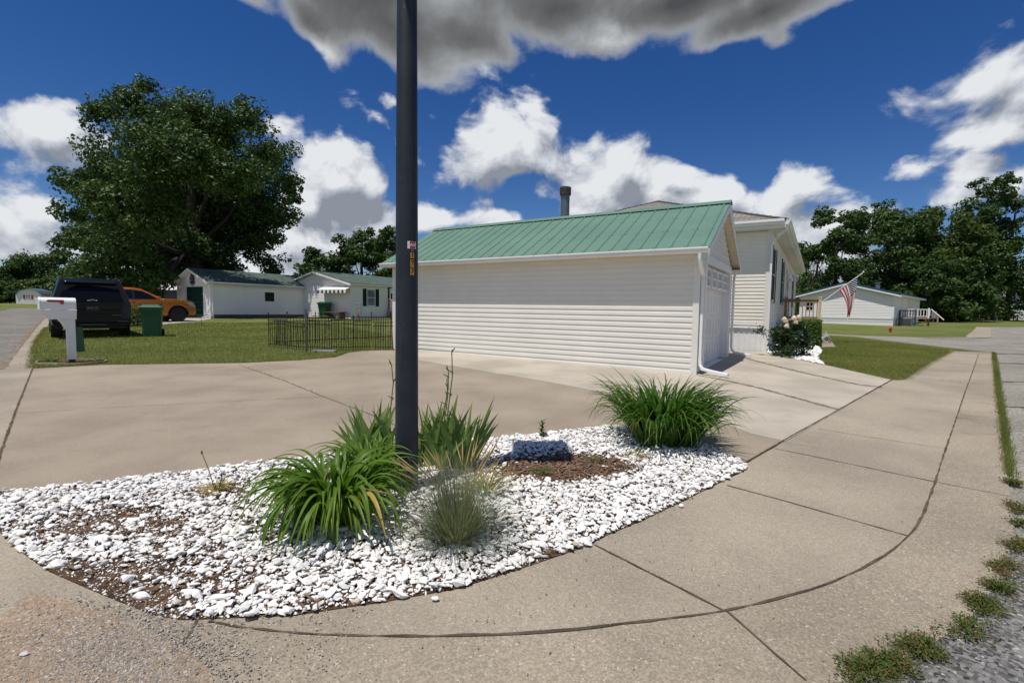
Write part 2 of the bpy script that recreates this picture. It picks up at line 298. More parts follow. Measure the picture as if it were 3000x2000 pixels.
m_hedge = foliage('hedge_leaves', (0.065, 0.140, 0.018), (0.125, 0.215, 0.034), 0.45, 0.25, 2.5, 0.35)
m_rose = foliage('rose_leaves', (0.022, 0.050, 0.016), (0.04, 0.08, 0.02), 0.35, 0.2, 4, 0.45)
m_lily = foliage('daylily_leaves', (0.085, 0.170, 0.016), (0.135, 0.225, 0.028), 0.45, 0.35, 3, 0.28, (0.42, 0.30, 0.08))
m_lily2 = foliage('dark_daylily_leaves', (0.050, 0.125, 0.016), (0.095, 0.185, 0.026), 0.45, 0.35, 3, 0.28, (0.42, 0.30, 0.08))
m_iris = foliage('iris_leaves', (0.150, 0.245, 0.065), (0.26, 0.36, 0.105), 0.45, 0.3, 3, 0.35, (0.35, 0.33, 0.10))
m_fescue = foliage('fescue_blades', (0.20, 0.235, 0.155), (0.29, 0.285, 0.18), 0.6, 0.35, 5, 0.2, (0.48, 0.31, 0.16))
m_straw = foliage('dry_straw', (0.42, 0.31, 0.14), (0.50, 0.36, 0.18), 0.8, 0.3, 6, 0.1)
m_stem = foliage('plant_stems', (0.13, 0.17, 0.05), (0.20, 0.20, 0.07), 0.6, 0.1, 4, 0.2)
m_weed = foliage('weed_leaves', (0.060, 0.125, 0.020), (0.120, 0.175, 0.040), 0.55, 0.3, 5, 0.2, (0.22, 0.12, 0.06))
m_bark2 = M('bark_mulch', (0.17, 0.10, 0.06), 0.95, var=0.4, vs=20)
m_fred = M('red_flag_cloth', (0.40, 0.02, 0.03), 0.8, var=0.08); m_fwhite = M('white_flag_cloth', (0.74, 0.72, 0.70), 0.8, var=0.05)
m_fblue = M('blue_flag_cloth', (0.018, 0.022, 0.10), 0.8, var=0.08)
m_awn = M('green_awning_cloth', (0.012, 0.05, 0.04), 0.8, var=0.1)
m_wreath = M('dark_red_foliage', (0.06, 0.012, 0.012), 0.7, var=0.5, vs=12)

# ------------------------------------------------------------------ mesh helpers
class MB:
    def __init__(s): s.v = []; s.f = []; s.mi = []; s.uv = []; s.cur = 0
    def face(s, pts, uv=None):
        i = len(s.v); s.v += [tuple(p) for p in pts]; s.f.append(tuple(range(i, i + len(pts)))); s.mi.append(s.cur)
        s.uv.append(uv or [(0, 0)] * len(pts))
    def grid(s, rows, close=False):
        i = len(s.v); n = len(rows[0])
        for r in rows: s.v += [tuple(p) for p in r]
        for a in range(len(rows) - 1):
            for b in range(n if close else n - 1):
                b2 = (b + 1) % n
                s.f.append((i + a * n + b, i + a * n + b2, i + (a + 1) * n + b2, i + (a + 1) * n + b)); s.mi.append(s.cur); s.uv.append([(0, 0)] * 4)
    def box(s, x0, x1, y0, y1, z0, z1):
        i = len(s.v)
        s.v += [(x0, y0, z0), (x1, y0, z0), (x1, y1, z0), (x0, y1, z0), (x0, y0, z1), (x1, y0, z1), (x1, y1, z1), (x0, y1, z1)]
        for q in ((0, 3, 2, 1), (4, 5, 6, 7), (0, 1, 5, 4), (1, 2, 6, 5), (2, 3, 7, 6), (3, 0, 4, 7)):
            s.f.append(tuple(i + k for k in q)); s.mi.append(s.cur); s.uv.append([(0, 0)] * 4)
        return s
    def hexa(s, p):                                   # eight corners, ordered as in box
        i = len(s.v); s.v += [tuple(q) for q in p]
        for q in ((0, 3, 2, 1), (4, 5, 6, 7), (0, 1, 5, 4), (1, 2, 6, 5), (2, 3, 7, 6), (3, 0, 4, 7)):
            s.f.append(tuple(i + k for k in q)); s.mi.append(s.cur); s.uv.append([(0, 0)] * 4)
        return s
    def prism(s, poly, fn, a, b):                     # 2-D outline, fn(u, v, w) -> point
        i = len(s.v); n = len(poly)
        s.v += [tuple(fn(u, v, a)) for u, v in poly] + [tuple(fn(u, v, b)) for u, v in poly]
        for tri in tessellate_polygon([[Vector((u, v, 0)) for u, v in poly]]):
            s.f.append(tuple(i + k for k in tri)); s.f.append(tuple(i + n + k for k in reversed(tri))); s.mi += [s.cur] * 2; s.uv += [[(0, 0)] * 3] * 2
        for k in range(n):
            k2 = (k + 1) % n
            s.f.append((i + k, i + k2, i + n + k2, i + n + k)); s.mi.append(s.cur); s.uv.append([(0, 0)] * 4)
        return s
    def tube(s, pts, rad, n=8, cap=True):
        pts = [Vector(p) for p in pts]; rr = rad if isinstance(rad, (list, tuple)) else [rad] * len(pts)
        rows = []; ref = None
        for k, p in enumerate(pts):
            d = (pts[min(k + 1, len(pts) - 1)] - pts[max(k - 1, 0)]).normalized()
            if ref is None: ref = Vector((1, 0, 0)) if abs(d.x) < 0.8 else Vector((0, 1, 0))
            a = (ref - d * ref.dot(d)).normalized(); b = d.cross(a); ref = a
            rows.append([p + (a * math.cos(2 * math.pi * j / n) + b * math.sin(2 * math.pi * j / n)) * rr[k] for j in range(n)])
        s.grid(rows, True)
        if cap: s.face(list(reversed(rows[0]))); s.face(rows[-1])
        return s
    def lathe(s, prof, c=(0, 0, 0), n=16):
        rows = [[(c[0] + r * math.cos(2 * math.pi * j / n), c[1] + r * math.sin(2 * math.pi * j / n), c[2] + z) for j in range(n)] for r, z in prof]
        s.grid(rows, True); s.face(list(reversed(rows[0]))); s.face(rows[-1]); return s
    def mesh(s, name, mats, smooth=False, weld=False):
        me = bpy.data.meshes.new(name); me.from_pydata(s.v, [], s.f); me.update()
        for m in (mats if isinstance(mats, (list, tuple)) else [mats]): me.materials.append(m)
        me.polygons.foreach_set('material_index', s.mi)
        if any(u != (0, 0) for f in s.uv for u in f):
            l = me.uv_layers.new(name='UVMap'); l.data.foreach_set('uv', [c for f in s.uv for u in f for c in u])
        bm = bmesh.new(); bm.from_mesh(me)
        if weld: bmesh.ops.remove_doubles(bm, verts=bm.verts, dist=0.0005)
        bmesh.ops.recalc_face_normals(bm, faces=bm.faces); bm.to_mesh(me); bm.free()
        if smooth: me.polygons.foreach_set('use_smooth', [True] * len(me.polygons))
        return me
def obj(name, mb, mats, parent=None, smooth=False, bevel=0.0, weld=False, label=None, sharp=None):
    me = mb if isinstance(mb, bpy.types.Mesh) else mb.mesh(name, mats, smooth, weld)
    if sharp is not None: me.set_sharp_from_angle(angle=R_(sharp))
    o = bpy.data.objects.new(name, me); C.objects.link(o)
    if parent is not None: o.parent = parent
    if bevel:
        b = o.modifiers.new('bevel', 'BEVEL'); b.width = bevel; b.segments = 2; b.limit_method = 'ANGLE'; b.angle_limit = R_(40)
    if label: o['label'] = label
    return o
def tag(o, label, cat, group=None, kind=None):
    o['label'] = label; o['category'] = cat
    if group: o['group'] = group
    if kind: o['kind'] = kind
    return o
def thing(name, label, cat, x, y, rz=0.0, group=None, z=None):
    o = bpy.data.objects.new(name, None); C.objects.link(o); o.empty_display_size = 0.2
    o.location = (x, y, gz(x, y) if z is None else z); o.rotation_euler = (0, 0, rz)
    return tag(o, label, cat, group)
def structure(o): o['kind'] = 'structure'; return o
def np_mesh(name, V, F, mat, tone=None, smooth=False):
    me = bpy.data.meshes.new(name); V = np.asarray(V, np.float32); F = np.asarray(F, np.int32); k = F.shape[1]
    me.vertices.add(len(V)); me.vertices.foreach_set('co', V.ravel())
    me.loops.add(F.size); me.loops.foreach_set('vertex_index', F.ravel())
    me.polygons.add(len(F)); me.polygons.foreach_set('loop_start', np.arange(0, F.size, k, dtype=np.int32))
    me.polygons.foreach_set('loop_total', np.full(len(F), k, np.int32))
    if smooth: me.polygons.foreach_set('use_smooth', np.ones(len(F), bool))
    me.materials.append(mat)
    if tone is not None:
        a = me.attributes.new('tone', 'FLOAT', 'POINT'); a.data.foreach_set('value', np.asarray(tone, np.float32))
    me.update(calc_edges=True); me.validate()
    if not smooth: me.shade_flat()
    return me
def inpoly(P, poly):
    x, y = P[:, 0], P[:, 1]; c = np.zeros(len(P), bool); n = len(poly)
    for i in range(n):
        (x1, y1), (x2, y2) = poly[i], poly[(i + 1) % n]
        if y1 == y2: continue
        c ^= ((y1 > y) != (y2 > y)) & (x < (x2 - x1) * (y - y1) / (y2 - y1) + x1)
    return c
def sheet(name, poly, dz, mat, thick=0.08):
    mb = MB(); mb.prism(poly, lambda u, v, w: (u, v, gz(u, v) + w), dz, dz - thick)
    return structure(obj(name, mb, mat))
def smooth_line(pts, it=2):
    for _ in range(it):
        q = [pts[0]]
        for a, b in zip(pts, pts[1:]):
            q += [(a[0] * .75 + b[0] * .25, a[1] * .75 + b[1] * .25), (a[0] * .25 + b[0] * .75, a[1] * .25 + b[1] * .75)]
        pts = q + [pts[-1]]
    return pts
def ribbon(mb, pts, w, dz, jitter=0.35):
    out = []
    P = []
    for a, b in zip(pts, pts[1:]):
        L = math.hypot(b[0] - a[0], b[1] - a[1]); n = max(1, int(L / 0.07))
        P += [(a[0] + (b[0] - a[0]) * k / n, a[1] + (b[1] - a[1]) * k / n) for k in range(n)]
    P.append(pts[-1])
    for k, p in enumerate(P):
        q, r = P[max(k - 1, 0)], P[min(k + 1, len(P) - 1)]
        d = Vector((r[0] - q[0], r[1] - q[1], 0)).normalized(); nn = Vector((-d.y, d.x, 0))
        h = w * 0.5 * (1 + rnd.uniform(-jitter, jitter)); o = rnd.uniform(-.15, .15) * w
        out.append([(p[0] + nn.x * (s * h + o), p[1] + nn.y * (s * h + o), gz(*p) + dz) for s in (-1, 1)])
    mb.grid(out)

# ------------------------------------------------------------------ ground, streets, slabs
def ground_sheet():
    mb = MB(); e = [-900, -300, -120, -60, -30, -10, 0, 10, 20, 40, 80, 160, 400, 1200]
    mb.grid([[(x, y, gz(x, y)) for x in e] for y in e])
    return structure(obj('lawn', mb, m_grass, weld=True))
lawn = ground_sheet()
street_dir = Vector((-0.675, 0.737)); 
bed = [(-3.937, 3.132), (-3.542, 3.313), (-3.164, 3.433), (-2.857, 3.606), (-2.504, 3.760), (-2.132, 3.985), (-1.901, 4.082), (-1.222, 4.350), (-0.430, 4.716), (0.285, 4.993), (0.754, 5.207), (1.121, 5.400), (1.482, 5.167), (1.863, 4.788), (1.988, 4.470), (2.047, 4.136), (1.979, 4.023), (1.242, 3.374), (0.891, 3.071), (0.551, 2.803), (0.403, 2.668), (0.040, 2.436), (-0.242, 2.266), (-0.565, 2.154), (-0.932, 2.048), (-1.285, 2.016), (-1.385, 2.007), (-1.520, 2.030), (-1.780, 2.134), (-2.035, 2.243), (-2.290, 2.355), (-2.694, 2.582), (-2.954, 2.751), (-3.415, 2.949)]
drive = [(-2.409, 2.046), (-4.373, 4.107), (-8.854, 8.964), (-8.082, 9.581), (-5.629, 10.198), (-4.694, 10.787), (-4.152, 11.449), (-4.181, 12.422), (-3.998, 12.959), (-3.237, 13.348), (0.793, 11.170), (3.611, 9.546), (5.883, 13.042), (7.181, 13.728), (7.379, 11.479), (7.304, 10.311), (7.240, 9.235), (2.090, 4.227), (1.863, 4.788), (1.121, 5.400), (0.754, 5.207), (0.285, 4.993), (-0.430, 4.716), (-1.222, 4.350), (-1.901, 4.082), (-2.132, 3.985), (-2.504, 3.760), (-2.857, 3.606), (-3.164, 3.433), (-3.542, 3.313), (-3.767, 3.199)]
apron = [(-3.304, 13.623), (-2.743, 12.231), (-2.083, 11.059), (-0.669, 9.640), (0.526, 8.493), (1.532, 7.347), (2.436, 5.698), (2.586, 5.177), (2.798, 4.897), (7.240, 9.235), (7.304, 10.311), (7.379, 11.479), (7.489, 14.321), (6.565, 14.571), (3.791, 10.030)]
walk_outer = [(15.494, 15.719), (10.997, 11.081), (8.036, 8.026), (6.189, 6.108), (5.052, 4.935), (4.134, 3.982), (3.567, 3.389), (3.105, 2.923), (2.754, 2.615), (2.466, 2.381), (2.072, 2.103), (1.861, 1.985), (1.699, 1.904), (1.348, 1.748), (1.107, 1.641), (0.674, 1.473), (0.216, 1.314)]
concrete_band = [(14.041, 15.605)] + walk_outer + [(-0.15, 0.85), (-1.0, 0.75), (-1.9, 0.95), (-3.4, 2.6), (-5.26, 4.4)] + [(-9.312, 8.824), (-13.147, 12.981), (-18.390, 18.701), (-27.975, 29.201), (-40.649, 43.065), (-39.665, 42.271), (-19.202, 20.124), (-16.220, 16.831), (-13.814, 14.168), (-9.494, 9.619), (-8.854, 8.964), (7.240, 9.235), (7.550, 9.322), (10.370, 12.094), (12.970, 14.555)]
left_street = [(-40.514, 38.626), (-47.780, 46.911), (-46.145, 48.752), (-27.835, 29.144), (-9.260, 8.786)] + [(-5.2, 4.5), (-3.3, 2.6), (-1.8, 1.0), (-0.9, 0.9), (-0.9, -12), (-40, -12), (-60, 50)]
right_street = [(3.086, 2.923), (3.547, 3.388), (5.024, 4.933), (7.999, 8.023), (15.693, 15.963), (15.378, 16.248), (15.506, 17.354), (15.723, 20.418), (15.988, 22.854), (15.045, 24.173), (14.591, 26.092), (14.980, 26.791), (15.614, 24.950), (17.331, 23.372), (19.328, 23.022), (22.044, 23.710), (26.080, 27.737), (35.567, 37.450), (39.738, 38.191), (49.288, 39.209)] + [(60, 10), (60, -12), (-0.3, -12), (-0.3, 0.9), (1.6, 1.4), (2.4, 2.2)]
m_street2 = concrete('grey_asphalt', (0.185, 0.172, 0.148), 0.45, 0.35, 0.5, 70)
sheet('street', left_street, 0.008, m_street2); sheet('side_street', right_street, 0.008, m_street)
sheet('sidewalk', concrete_band, 0.018, m_walk)
sheet('driveway', drive, 0.0225, m_drive)
sheet('garage_apron', apron, 0.027, m_apron)
lip = smooth_line([(-1.272, 1.995), (-1.129, 1.961), (-0.823, 1.922), (-0.367, 1.918), (0.154, 1.955), (0.535, 2.028), (0.989, 2.117), (1.318, 2.239), (1.571, 2.333), (2.040, 2.594), (2.460, 2.902), (2.806, 3.220), (3.395, 3.817), (4.233, 4.677), (5.736, 6.205), (7.686, 8.193), (10.186, 10.724), (14.327, 14.940)])
gutter_poly = lip + walk_outer + [(-0.15, 0.85), (-1.0, 0.75), (-1.6, 1.2)] + [(-1.291, 1.752), (-1.326, 2.001)]
sheet('gutter', gutter_poly, 0.0222, m_curb)
far_walk = [(22.853, 24.585), (27.684, 29.385), (34.853, 36.696), (35.630, 36.493), (34.253, 34.953), (24.781, 25.256), (23.211, 23.734), (21.509, 22.941)]
sheet('pavement', far_walk, 0.014, m_walk)
sheet('path', [(12.002, 19.192), (12.661, 19.317), (11.132, 16.752), (10.416, 16.509)], 0.02, m_drive)
sheet('parking_pad', [(-18.721, 23.874), (-16.898, 23.430), (-17.396, 25.885), (-17.378, 26.751), (-18.944, 30.759), (-22.957, 34.357), (-24.192, 30.870)], 0.016, m_apron)
dirt = [(-2.246, 1.878), (-2.140, 1.973), (-2.223, 2.143), (-2.134, 2.163), (-1.875, 2.082), (-1.522, 1.956), (-1.229, 1.815), (-1.039, 1.675), (-0.990, 1.519), (-1.241, 1.417), (-1.705, 1.409)]
sheet('dirt', smooth_line(dirt + [dirt[0]], 2), 0.0262, m_dirt, 0.004)
chip = [(2.951, 2.850), (2.504, 2.474), (1.995, 2.106), (1.798, 2.001), (1.636, 1.925), (1.286, 1.762), (1.088, 1.612), (0.664, 1.449)] + [(2.4, 1.0), (6, 1.0), (6, 3.5)] + [(3.475, 2.826)]
sheet('asphalt_patch', chip, 0.0185, m_chip, 0.01)
# joints
jb = MB()
for pts, w, zj in (([(2.004, 4.152), (2.127, 4.265), (2.755, 4.883), (3.718, 5.812), (4.998, 7.059), (7.240, 9.235)], .022, .0310), ([(0.489, 2.713), (0.724, 2.436), (0.989, 2.117)], .017, .0225), ([(0.989, 2.117), (1.044, 1.922), (1.104, 1.718)], .013, .0264), ([(2.559, 4.646), (2.630, 4.596), (3.393, 3.814)], .016, .0225), ([(1.668, 3.667), (1.955, 3.383), (2.430, 2.876)], .014, .0225),
               ([(3.465, 5.438), (4.281, 4.745)], .010, .0225), ([(3.390, 3.792), (3.692, 3.529)], .010, .0264), ([(4.976, 5.341), (5.397, 5.296)], .008, .0264), ([(9.406, 11.014), (9.929, 10.593)], .02, .0225), ([(10.889, 12.499), (11.382, 12.086)], .02, .0225), ([(6.745, 7.143), (7.037, 6.999)], .012, .0264), ([(5.470, 7.294), (6.579, 7.012)], .008, .0225), ([(-1.327, 2.004), (-1.299, 1.899), (-1.302, 1.804)], .016, .0264),
               ([(2.755, 4.883), (2.934, 4.776), (3.016, 4.691)], .006, .0225)):
    ribbon(jb, pts, w * .7, zj)
for pts, w in (([(-5.553, 9.882), (-3.814, 8.100), (-2.778, 6.944), (-1.746, 5.850), (-1.259, 5.285)], .016), ([(-8.854, 8.964), (-5.972, 5.831), (-4.373, 4.107), (-2.409, 2.046)], .03)):
    ribbon(jb, pts, w * .7, 0.0265)
structure(obj('pavement_joints', jb, m_joint))
lb = MB(); ribbon(lb, lip, .013, 0.0264, .6); ribbon(lb, [(-3.937, 3.132), (-3.542, 3.313), (-3.164, 3.433), (-2.857, 3.606), (-2.504, 3.760), (-2.132, 3.985), (-1.901, 4.082), (-1.222, 4.350), (-0.430, 4.716), (0.285, 4.993), (0.754, 5.207), (1.121, 5.400), (1.482, 5.167), (1.863, 4.788), (2.056, 4.154)], .022, 0.0268, .5)
structure(obj('curb_joint', lb, m_joint))
db = MB()
for pts, w in (([(3.615, 9.415), (3.854, 8.948), (4.120, 8.093), (4.222, 7.457), (4.323, 6.777), (4.376, 6.462)], .10), ([(6.038, 12.523), (6.020, 11.256), (6.019, 10.173), (6.075, 9.366), (6.136, 8.607), (6.363, 8.322)], .13)):
    ribbon(db, pts, w * .8, 0.0310, .5)
ribbon(db, [(-9.312, 8.824), (-13.147, 12.981), (-18.390, 18.701), (-27.975, 29.201)], .10, 0.0225, .6)
for pts, w in (([(-5.761, 5.544), (-4.672, 6.020), (-2.917, 6.688), (-0.530, 7.687)], .007),):
    ribbon(db, pts, w, 0.0265, .5)
structure(obj('dirty_joints', db, m_jpale))
sj = MB()
for pts, w in (([(15.063, 15.144), (16.476, 15.056)], .16), ([(12.475, 12.487), (13.700, 12.500)], .15), ([(9.423, 9.325), (10.347, 9.294)], .10), ([(7.060, 6.909), (7.622, 6.817)], .07), ([(19.702, 19.814), (21.686, 19.853)], .2), ([(18.790, 22.377), (21.266, 22.681), (22.981, 23.464)], .2)):
    ribbon(sj, pts, w, 0.0125, .7)
structure(obj('street_joints', sj, m_joint))
# grit washed into the corner
def rock_shapes(n, k=14, flat=0.62):
    out = []
    for _ in range(n):
        bm = bmesh.new()
        sc = (rnd.uniform(.8, 1.45), rnd.uniform(.65, 1.0), rnd.uniform(.45, .8) * flat / .62)
        for _ in range(k):
            d = Vector((rnd.gauss(0, 1), rnd.gauss(0, 1), rnd.gauss(0, 1))).normalized() * rnd.uniform(.82, 1.05)
            bm.verts.new((d.x * sc[0], d.y * sc[1], d.z * sc[2]))
        r = bmesh.ops.convex_hull(bm, input=bm.verts)
        bmesh.ops.delete(bm, geom=[v for v in bm.verts if not v.link_faces], context='VERTS')
        bmesh.ops.triangulate(bm, faces=bm.faces); bm.verts.index_update()
        out.append((np.array([v.co[:] for v in bm.verts]), np.array([[v.index for v in f.verts] for f in bm.faces]))); bm.free()
    return out
def rot_mats(n, tilt):
    a = nr.uniform(0, 2 * np.pi, n); t = nr.normal(0, tilt, n); u = nr.normal(0, tilt, n)
    ca, sa, ct, st, cu, su = np.cos(a), np.sin(a), np.cos(t), np.sin(t), np.cos(u), np.sin(u)
    Z = np.zeros((n, 3, 3)); Z[:, 0, 0] = ca; Z[:, 0, 1] = -sa; Z[:, 1, 0] = sa; Z[:, 1, 1] = ca; Z[:, 2, 2] = 1
    X = np.zeros((n, 3, 3)); X[:, 0, 0] = 1; X[:, 1, 1] = ct; X[:, 1, 2] = -st; X[:, 2, 1] = st; X[:, 2, 2] = ct
    Y = np.zeros((n, 3, 3)); Y[:, 1, 1] = 1; Y[:, 0, 0] = cu; Y[:, 0, 2] = su; Y[:, 2, 0] = -su; Y[:, 2, 2] = cu
    return Z @ X @ Y
def scatter(name, P, size, zoff, shapes, mat, tone, tilt=0.3):
    n = len(P); which = nr.integers(0, len(shapes), n); Rm = rot_mats(n, tilt); VV, FF, TT = [], [], []; base = 0
    for k, (sv, sf) in enumerate(shapes):
        idx = np.nonzero(which == k)[0]
        if not len(idx): continue
        v = np.einsum('nij,vj->nvi', Rm[idx], sv) * size[idx, None, None]
        v[:, :, :2] += P[idx, None, :]; v[:, :, 2] += (SLOPE * P[idx, 1] + zoff[idx])[:, None]
        VV.append(v.reshape(-1, 3)); FF.append((sf[None] + (np.arange(len(idx)) * len(sv))[:, None, None] + base).reshape(-1, 3))
        TT.append(np.repeat(tone[idx], len(sv))); base += len(idx) * len(sv)
    return obj(name, np_mesh(name, np.concatenate(VV), np.concatenate(FF), mat, np.concatenate(TT)), None)
def vnoise(P, scale, seed):
    g = np.random.default_rng(seed).uniform(0, 1, (64, 64)); q = P * scale + 20.3; i = np.floor(q).astype(int); f = q - i; f = f * f * (3 - 2 * f); i %= 63
    return (g[i[:, 0], i[:, 1]] * (1 - f[:, 0]) + g[i[:, 0] + 1, i[:, 1]] * f[:, 0]) * (1 - f[:, 1]) + (g[i[:, 0], i[:, 1] + 1] * (1 - f[:, 0]) + g[i[:, 0] + 1, i[:, 1] + 1] * f[:, 0]) * f[:, 1]
rocks = rock_shapes(18, 15, .50)
sheet('garden_bed', bed, 0.0232, m_soil, 0.05)
def bare(P):                                          # 1 where the soil lies open
    x, y = P[:, 0], P[:, 1]
    e = np.sqrt(((x - 0.42) / .62) ** 2 + ((y - 3.98 - .12 * (x - .42)) / .34) ** 2)
    a = np.clip(1.45 - e, 0, 1) * 1.6
    for cx, cy, rx, ry, k in ((-2.35, 2.85, .55, .22, .75), (-2.2, 2.3, .5, .12, .8), (-1.75, 2.12, .35, .14, .75), (-1.3, 2.35, .25, .12, .6), (-2.7, 2.75, .45, .16, .5), (-.55, 2.15, .5, .05, .7), (.2, 2.55, .35, .05, .6), (1.2, 3.6, .35, .06, .5), (-1.0, 2.1, .3, .06, .8), (-2.0, 3.2, .4, .12, .35)):
        e = np.sqrt(((x - cx) / rx) ** 2 + ((y - cy) / ry) ** 2); a = np.maximum(a, np.clip(1.5 - e, 0, 1) * k)
    return a
def bed_points(n):
    bx = [p[0] for p in bed]; by = [p[1] for p in bed]
    P = np.stack([nr.uniform(min(bx), max(bx), n), nr.uniform(min(by), max(by), n)], 1)
    return P[inpoly(P, [(cx_ + (1.0 * (0 - 0)), cy_) for cx_, cy_ in bed])]
P = bed_points(66000)
keep = nr.uniform(0, 1, len(P)) > np.clip(bare(P) * 1.05 + (vnoise(P, 3.1, 5) - .62) * .9 - .12 + (P[:, 0] < -1.2) * np.clip((-.9 - P[:, 0]) / .6, 0, 1) * (vnoise(P, 6.5, 8) - .22) * 1.05, 0, .985)
P = P[keep]; n = len(P)
size = np.clip(nr.lognormal(math.log(.0118), .45, n), .004, .036)
tone = np.where(nr.uniform(0, 1, n) < .80, nr.uniform(0, .55, n), nr.uniform(.55, .93, n)); tone = np.where(nr.uniform(0, 1, n) < .006, nr.uniform(.94, 1, n), tone)
zo = 0.0265 + size * nr.uniform(.15, .55, n) + nr.uniform(0, .015, n) * (1 - np.clip(bare(P), 0, 1))
tag(scatter('white_gravel', P, size, zo, rocks, m_stone, tone, .20), 'white marble chips covering the corner bed around the lamp post', 'gravel', kind='stuff')
P = bed_points(60000); P = P[nr.uniform(0, 1, len(P)) > np.clip(bare(P) * .75 * (1 - .75 * (P[:, 0] < -1)), 0, .97)]; n = len(P); P = P[:45000]; n = len(P)
tag(scatter('fine_gravel', P, np.clip(nr.lognormal(math.log(.0050), .35, n), .002, .010), np.full(n, .0262), rocks[:8], m_stone, np.where(nr.uniform(0, 1, n) < .7, nr.uniform(0, .7, n), nr.uniform(.7, 1, n)), .4), 'fine white and grey chippings filling gaps in the corner bed', 'gravel', kind='stuff')
# second gravel bed beside the house, beyond the driveway
bed2 = [(7.394, 14.119), (7.363, 12.623), (7.337, 11.413), (7.744, 12.242), (8.378, 13.344), (8.843, 13.965), (9.358, 14.696), (9.810, 15.488), (10.318, 16.371), (9.758, 16.773), (8.527, 15.958)]
sheet('flower_bed', bed2, 0.03, m_soil, 0.05)
P = np.stack([nr.uniform(7, 14, 60000), nr.uniform(11, 18, 60000)], 1); P = P[inpoly(P, bed2)][:9000]; n = len(P)
size = np.clip(nr.lognormal(math.log(.026), .3, n), .012, .05)
tag(scatter('white_gravel', P, size, .034 + size * .4, rocks, m_stone, np.where(nr.uniform(0, 1, n) < .85, nr.uniform(0, .5, n), nr.uniform(.5, .9, n))), 'white marble chips around the rose bush and hedge beside the house', 'gravel', kind='stuff')
# grit washed onto the street corner
n = 7000; a = nr.normal(0, 1, (n, 2)); P = np.stack([-1.50 + a[:, 0] * .26 + a[:, 1] * .05, 1.80 - a[:, 0] * .10 + a[:, 1] * .10], 1)
P2 = np.stack([nr.uniform(-2.4, -.6, 1500), nr.uniform(1.55, 2.1, 1500)], 1); P = np.concatenate([P, P2]); n = len(P)
size = np.clip(nr.lognormal(math.log(.0033), .35, n), .0015, .009)
tag(scatter('loose_grit', P, size, np.full(n, .0265), rocks[:6], m_grit, nr.uniform(0, 1, n), .4), 'small grey grit washed over sandy dirt at the street corner', 'grit', kind='stuff')
# bark and dead leaves on the open soil
mb = MB()
for _ in range(900):
    x, y = rnd.gauss(.42, .34), rnd.gauss(3.95, .2); L = rnd.uniform(.012, .05); a = rnd.uniform(0, 6.3); z = gz(x, y) + .0275 + rnd.uniform(0, .012)
    if not inpoly(np.array([[x, y]]), bed)[0]: continue
    d = Vector((math.cos(a), math.sin(a), rnd.uniform(-.25, .25))); q = Vector((-d.y, d.x, rnd.uniform(-.3, .3))) * rnd.uniform(.003, .010)
    p = Vector((x, y, z)); mb.face([p - d * L - q, p + d * L - q, p + d * L + q, p - d * L + q])
tag(obj('bark_mulch', mb, m_bark2), 'brown bark shreds and dry leaves on the open soil', 'mulch', kind='stuff')
mb = MB()
P = bed_points(9000)
for x, y in P:
    if rnd.random() > .25 + .75 * bare(np.array([[x, y]]))[0]: continue
    L = rnd.uniform(.008, .04); a = rnd.uniform(0, 6.3); z = gz(x, y) + .036 + rnd.uniform(0, .012); d = Vector((math.cos(a), math.sin(a), rnd.uniform(-.2, .2))); q = Vector((-d.y, d.x, rnd.uniform(-.3, .3))) * rnd.uniform(.0015, .006); p = Vector((x, y, z))
    mb.face([p - d * L - q, p + d * L - q, p + d * L + q, p - d * L + q])
tag(obj('plant_litter', mb, m_bark2), 'brown twigs and leaf litter lying among the white chips', 'litter', kind='stuff')
mb = MB()
for k in range(420):
    x, y = (rnd.uniform(-4.5, 3.5), rnd.uniform(1.9, 8.5)) if k % 3 else (rnd.gauss(.3, .8), rnd.gauss(2.2, .4)); L = rnd.uniform(.003, .010); a = rnd.uniform(0, 6.3); z = gz(x, y) + .0275
    if y < .6 * abs(x) + 1.2 or (inpoly(np.array([[x, y]]), bed)[0]): continue
    d = Vector((math.cos(a), math.sin(a), 0)); q = Vector((-d.y, d.x, .4)) * rnd.uniform(.001, .004); p = Vector((x, y, z)); mb.face([p - d * L - q * .2, p - q, p + d * L + q * .2, p + q])
tag(obj('pavement_litter', mb, m_bark2), 'tiny dry leaf bits scattered on the pavement and driveway', 'litter', kind='stuff')
# single stones
def stone(label, px, size, tone, grp=None, sq=0.7):
    sh = rock_shapes(1, 40, .62)[0]; V = sh[0] * size; V[:, 2] *= sq / .7
    o = obj('stone', np_mesh('stone', V, sh[1], m_stone, np.full(len(V), tone)), None)
    o.location = (px[0], px[1], gz(*px) + .0265 + size * .35); return tag(o, label, 'stone', grp)
stone('tan rounded stone beside the leafy sprout at the driveway edge', (0.349, 4.884), .05, .97)
stone('pale cream stone leaning on the tan stone by the driveway edge', (0.444, 4.990), .045, .5)
o = stone('small white chip lying loose on the pavement below the ornamental grass', (-0.337, 2.168), .018, .1)
stone('ochre pebble at the near edge of the gravel bed', (-0.690, 2.136), .018, .96)
stone('white chip on the sidewalk right of the gravel bed tip', (1.172, 3.247), .018, .2)
stone('large white angular rock near the left curb of the bed', (-2.290, 2.395), .034, .1)
stone('chunky white rock at the mossy lower left bed edge', (-1.666, 2.137), .032, .3)
stone('dark pebble on the dirt at the street corner', (-1.844, 1.782), .013, .86)

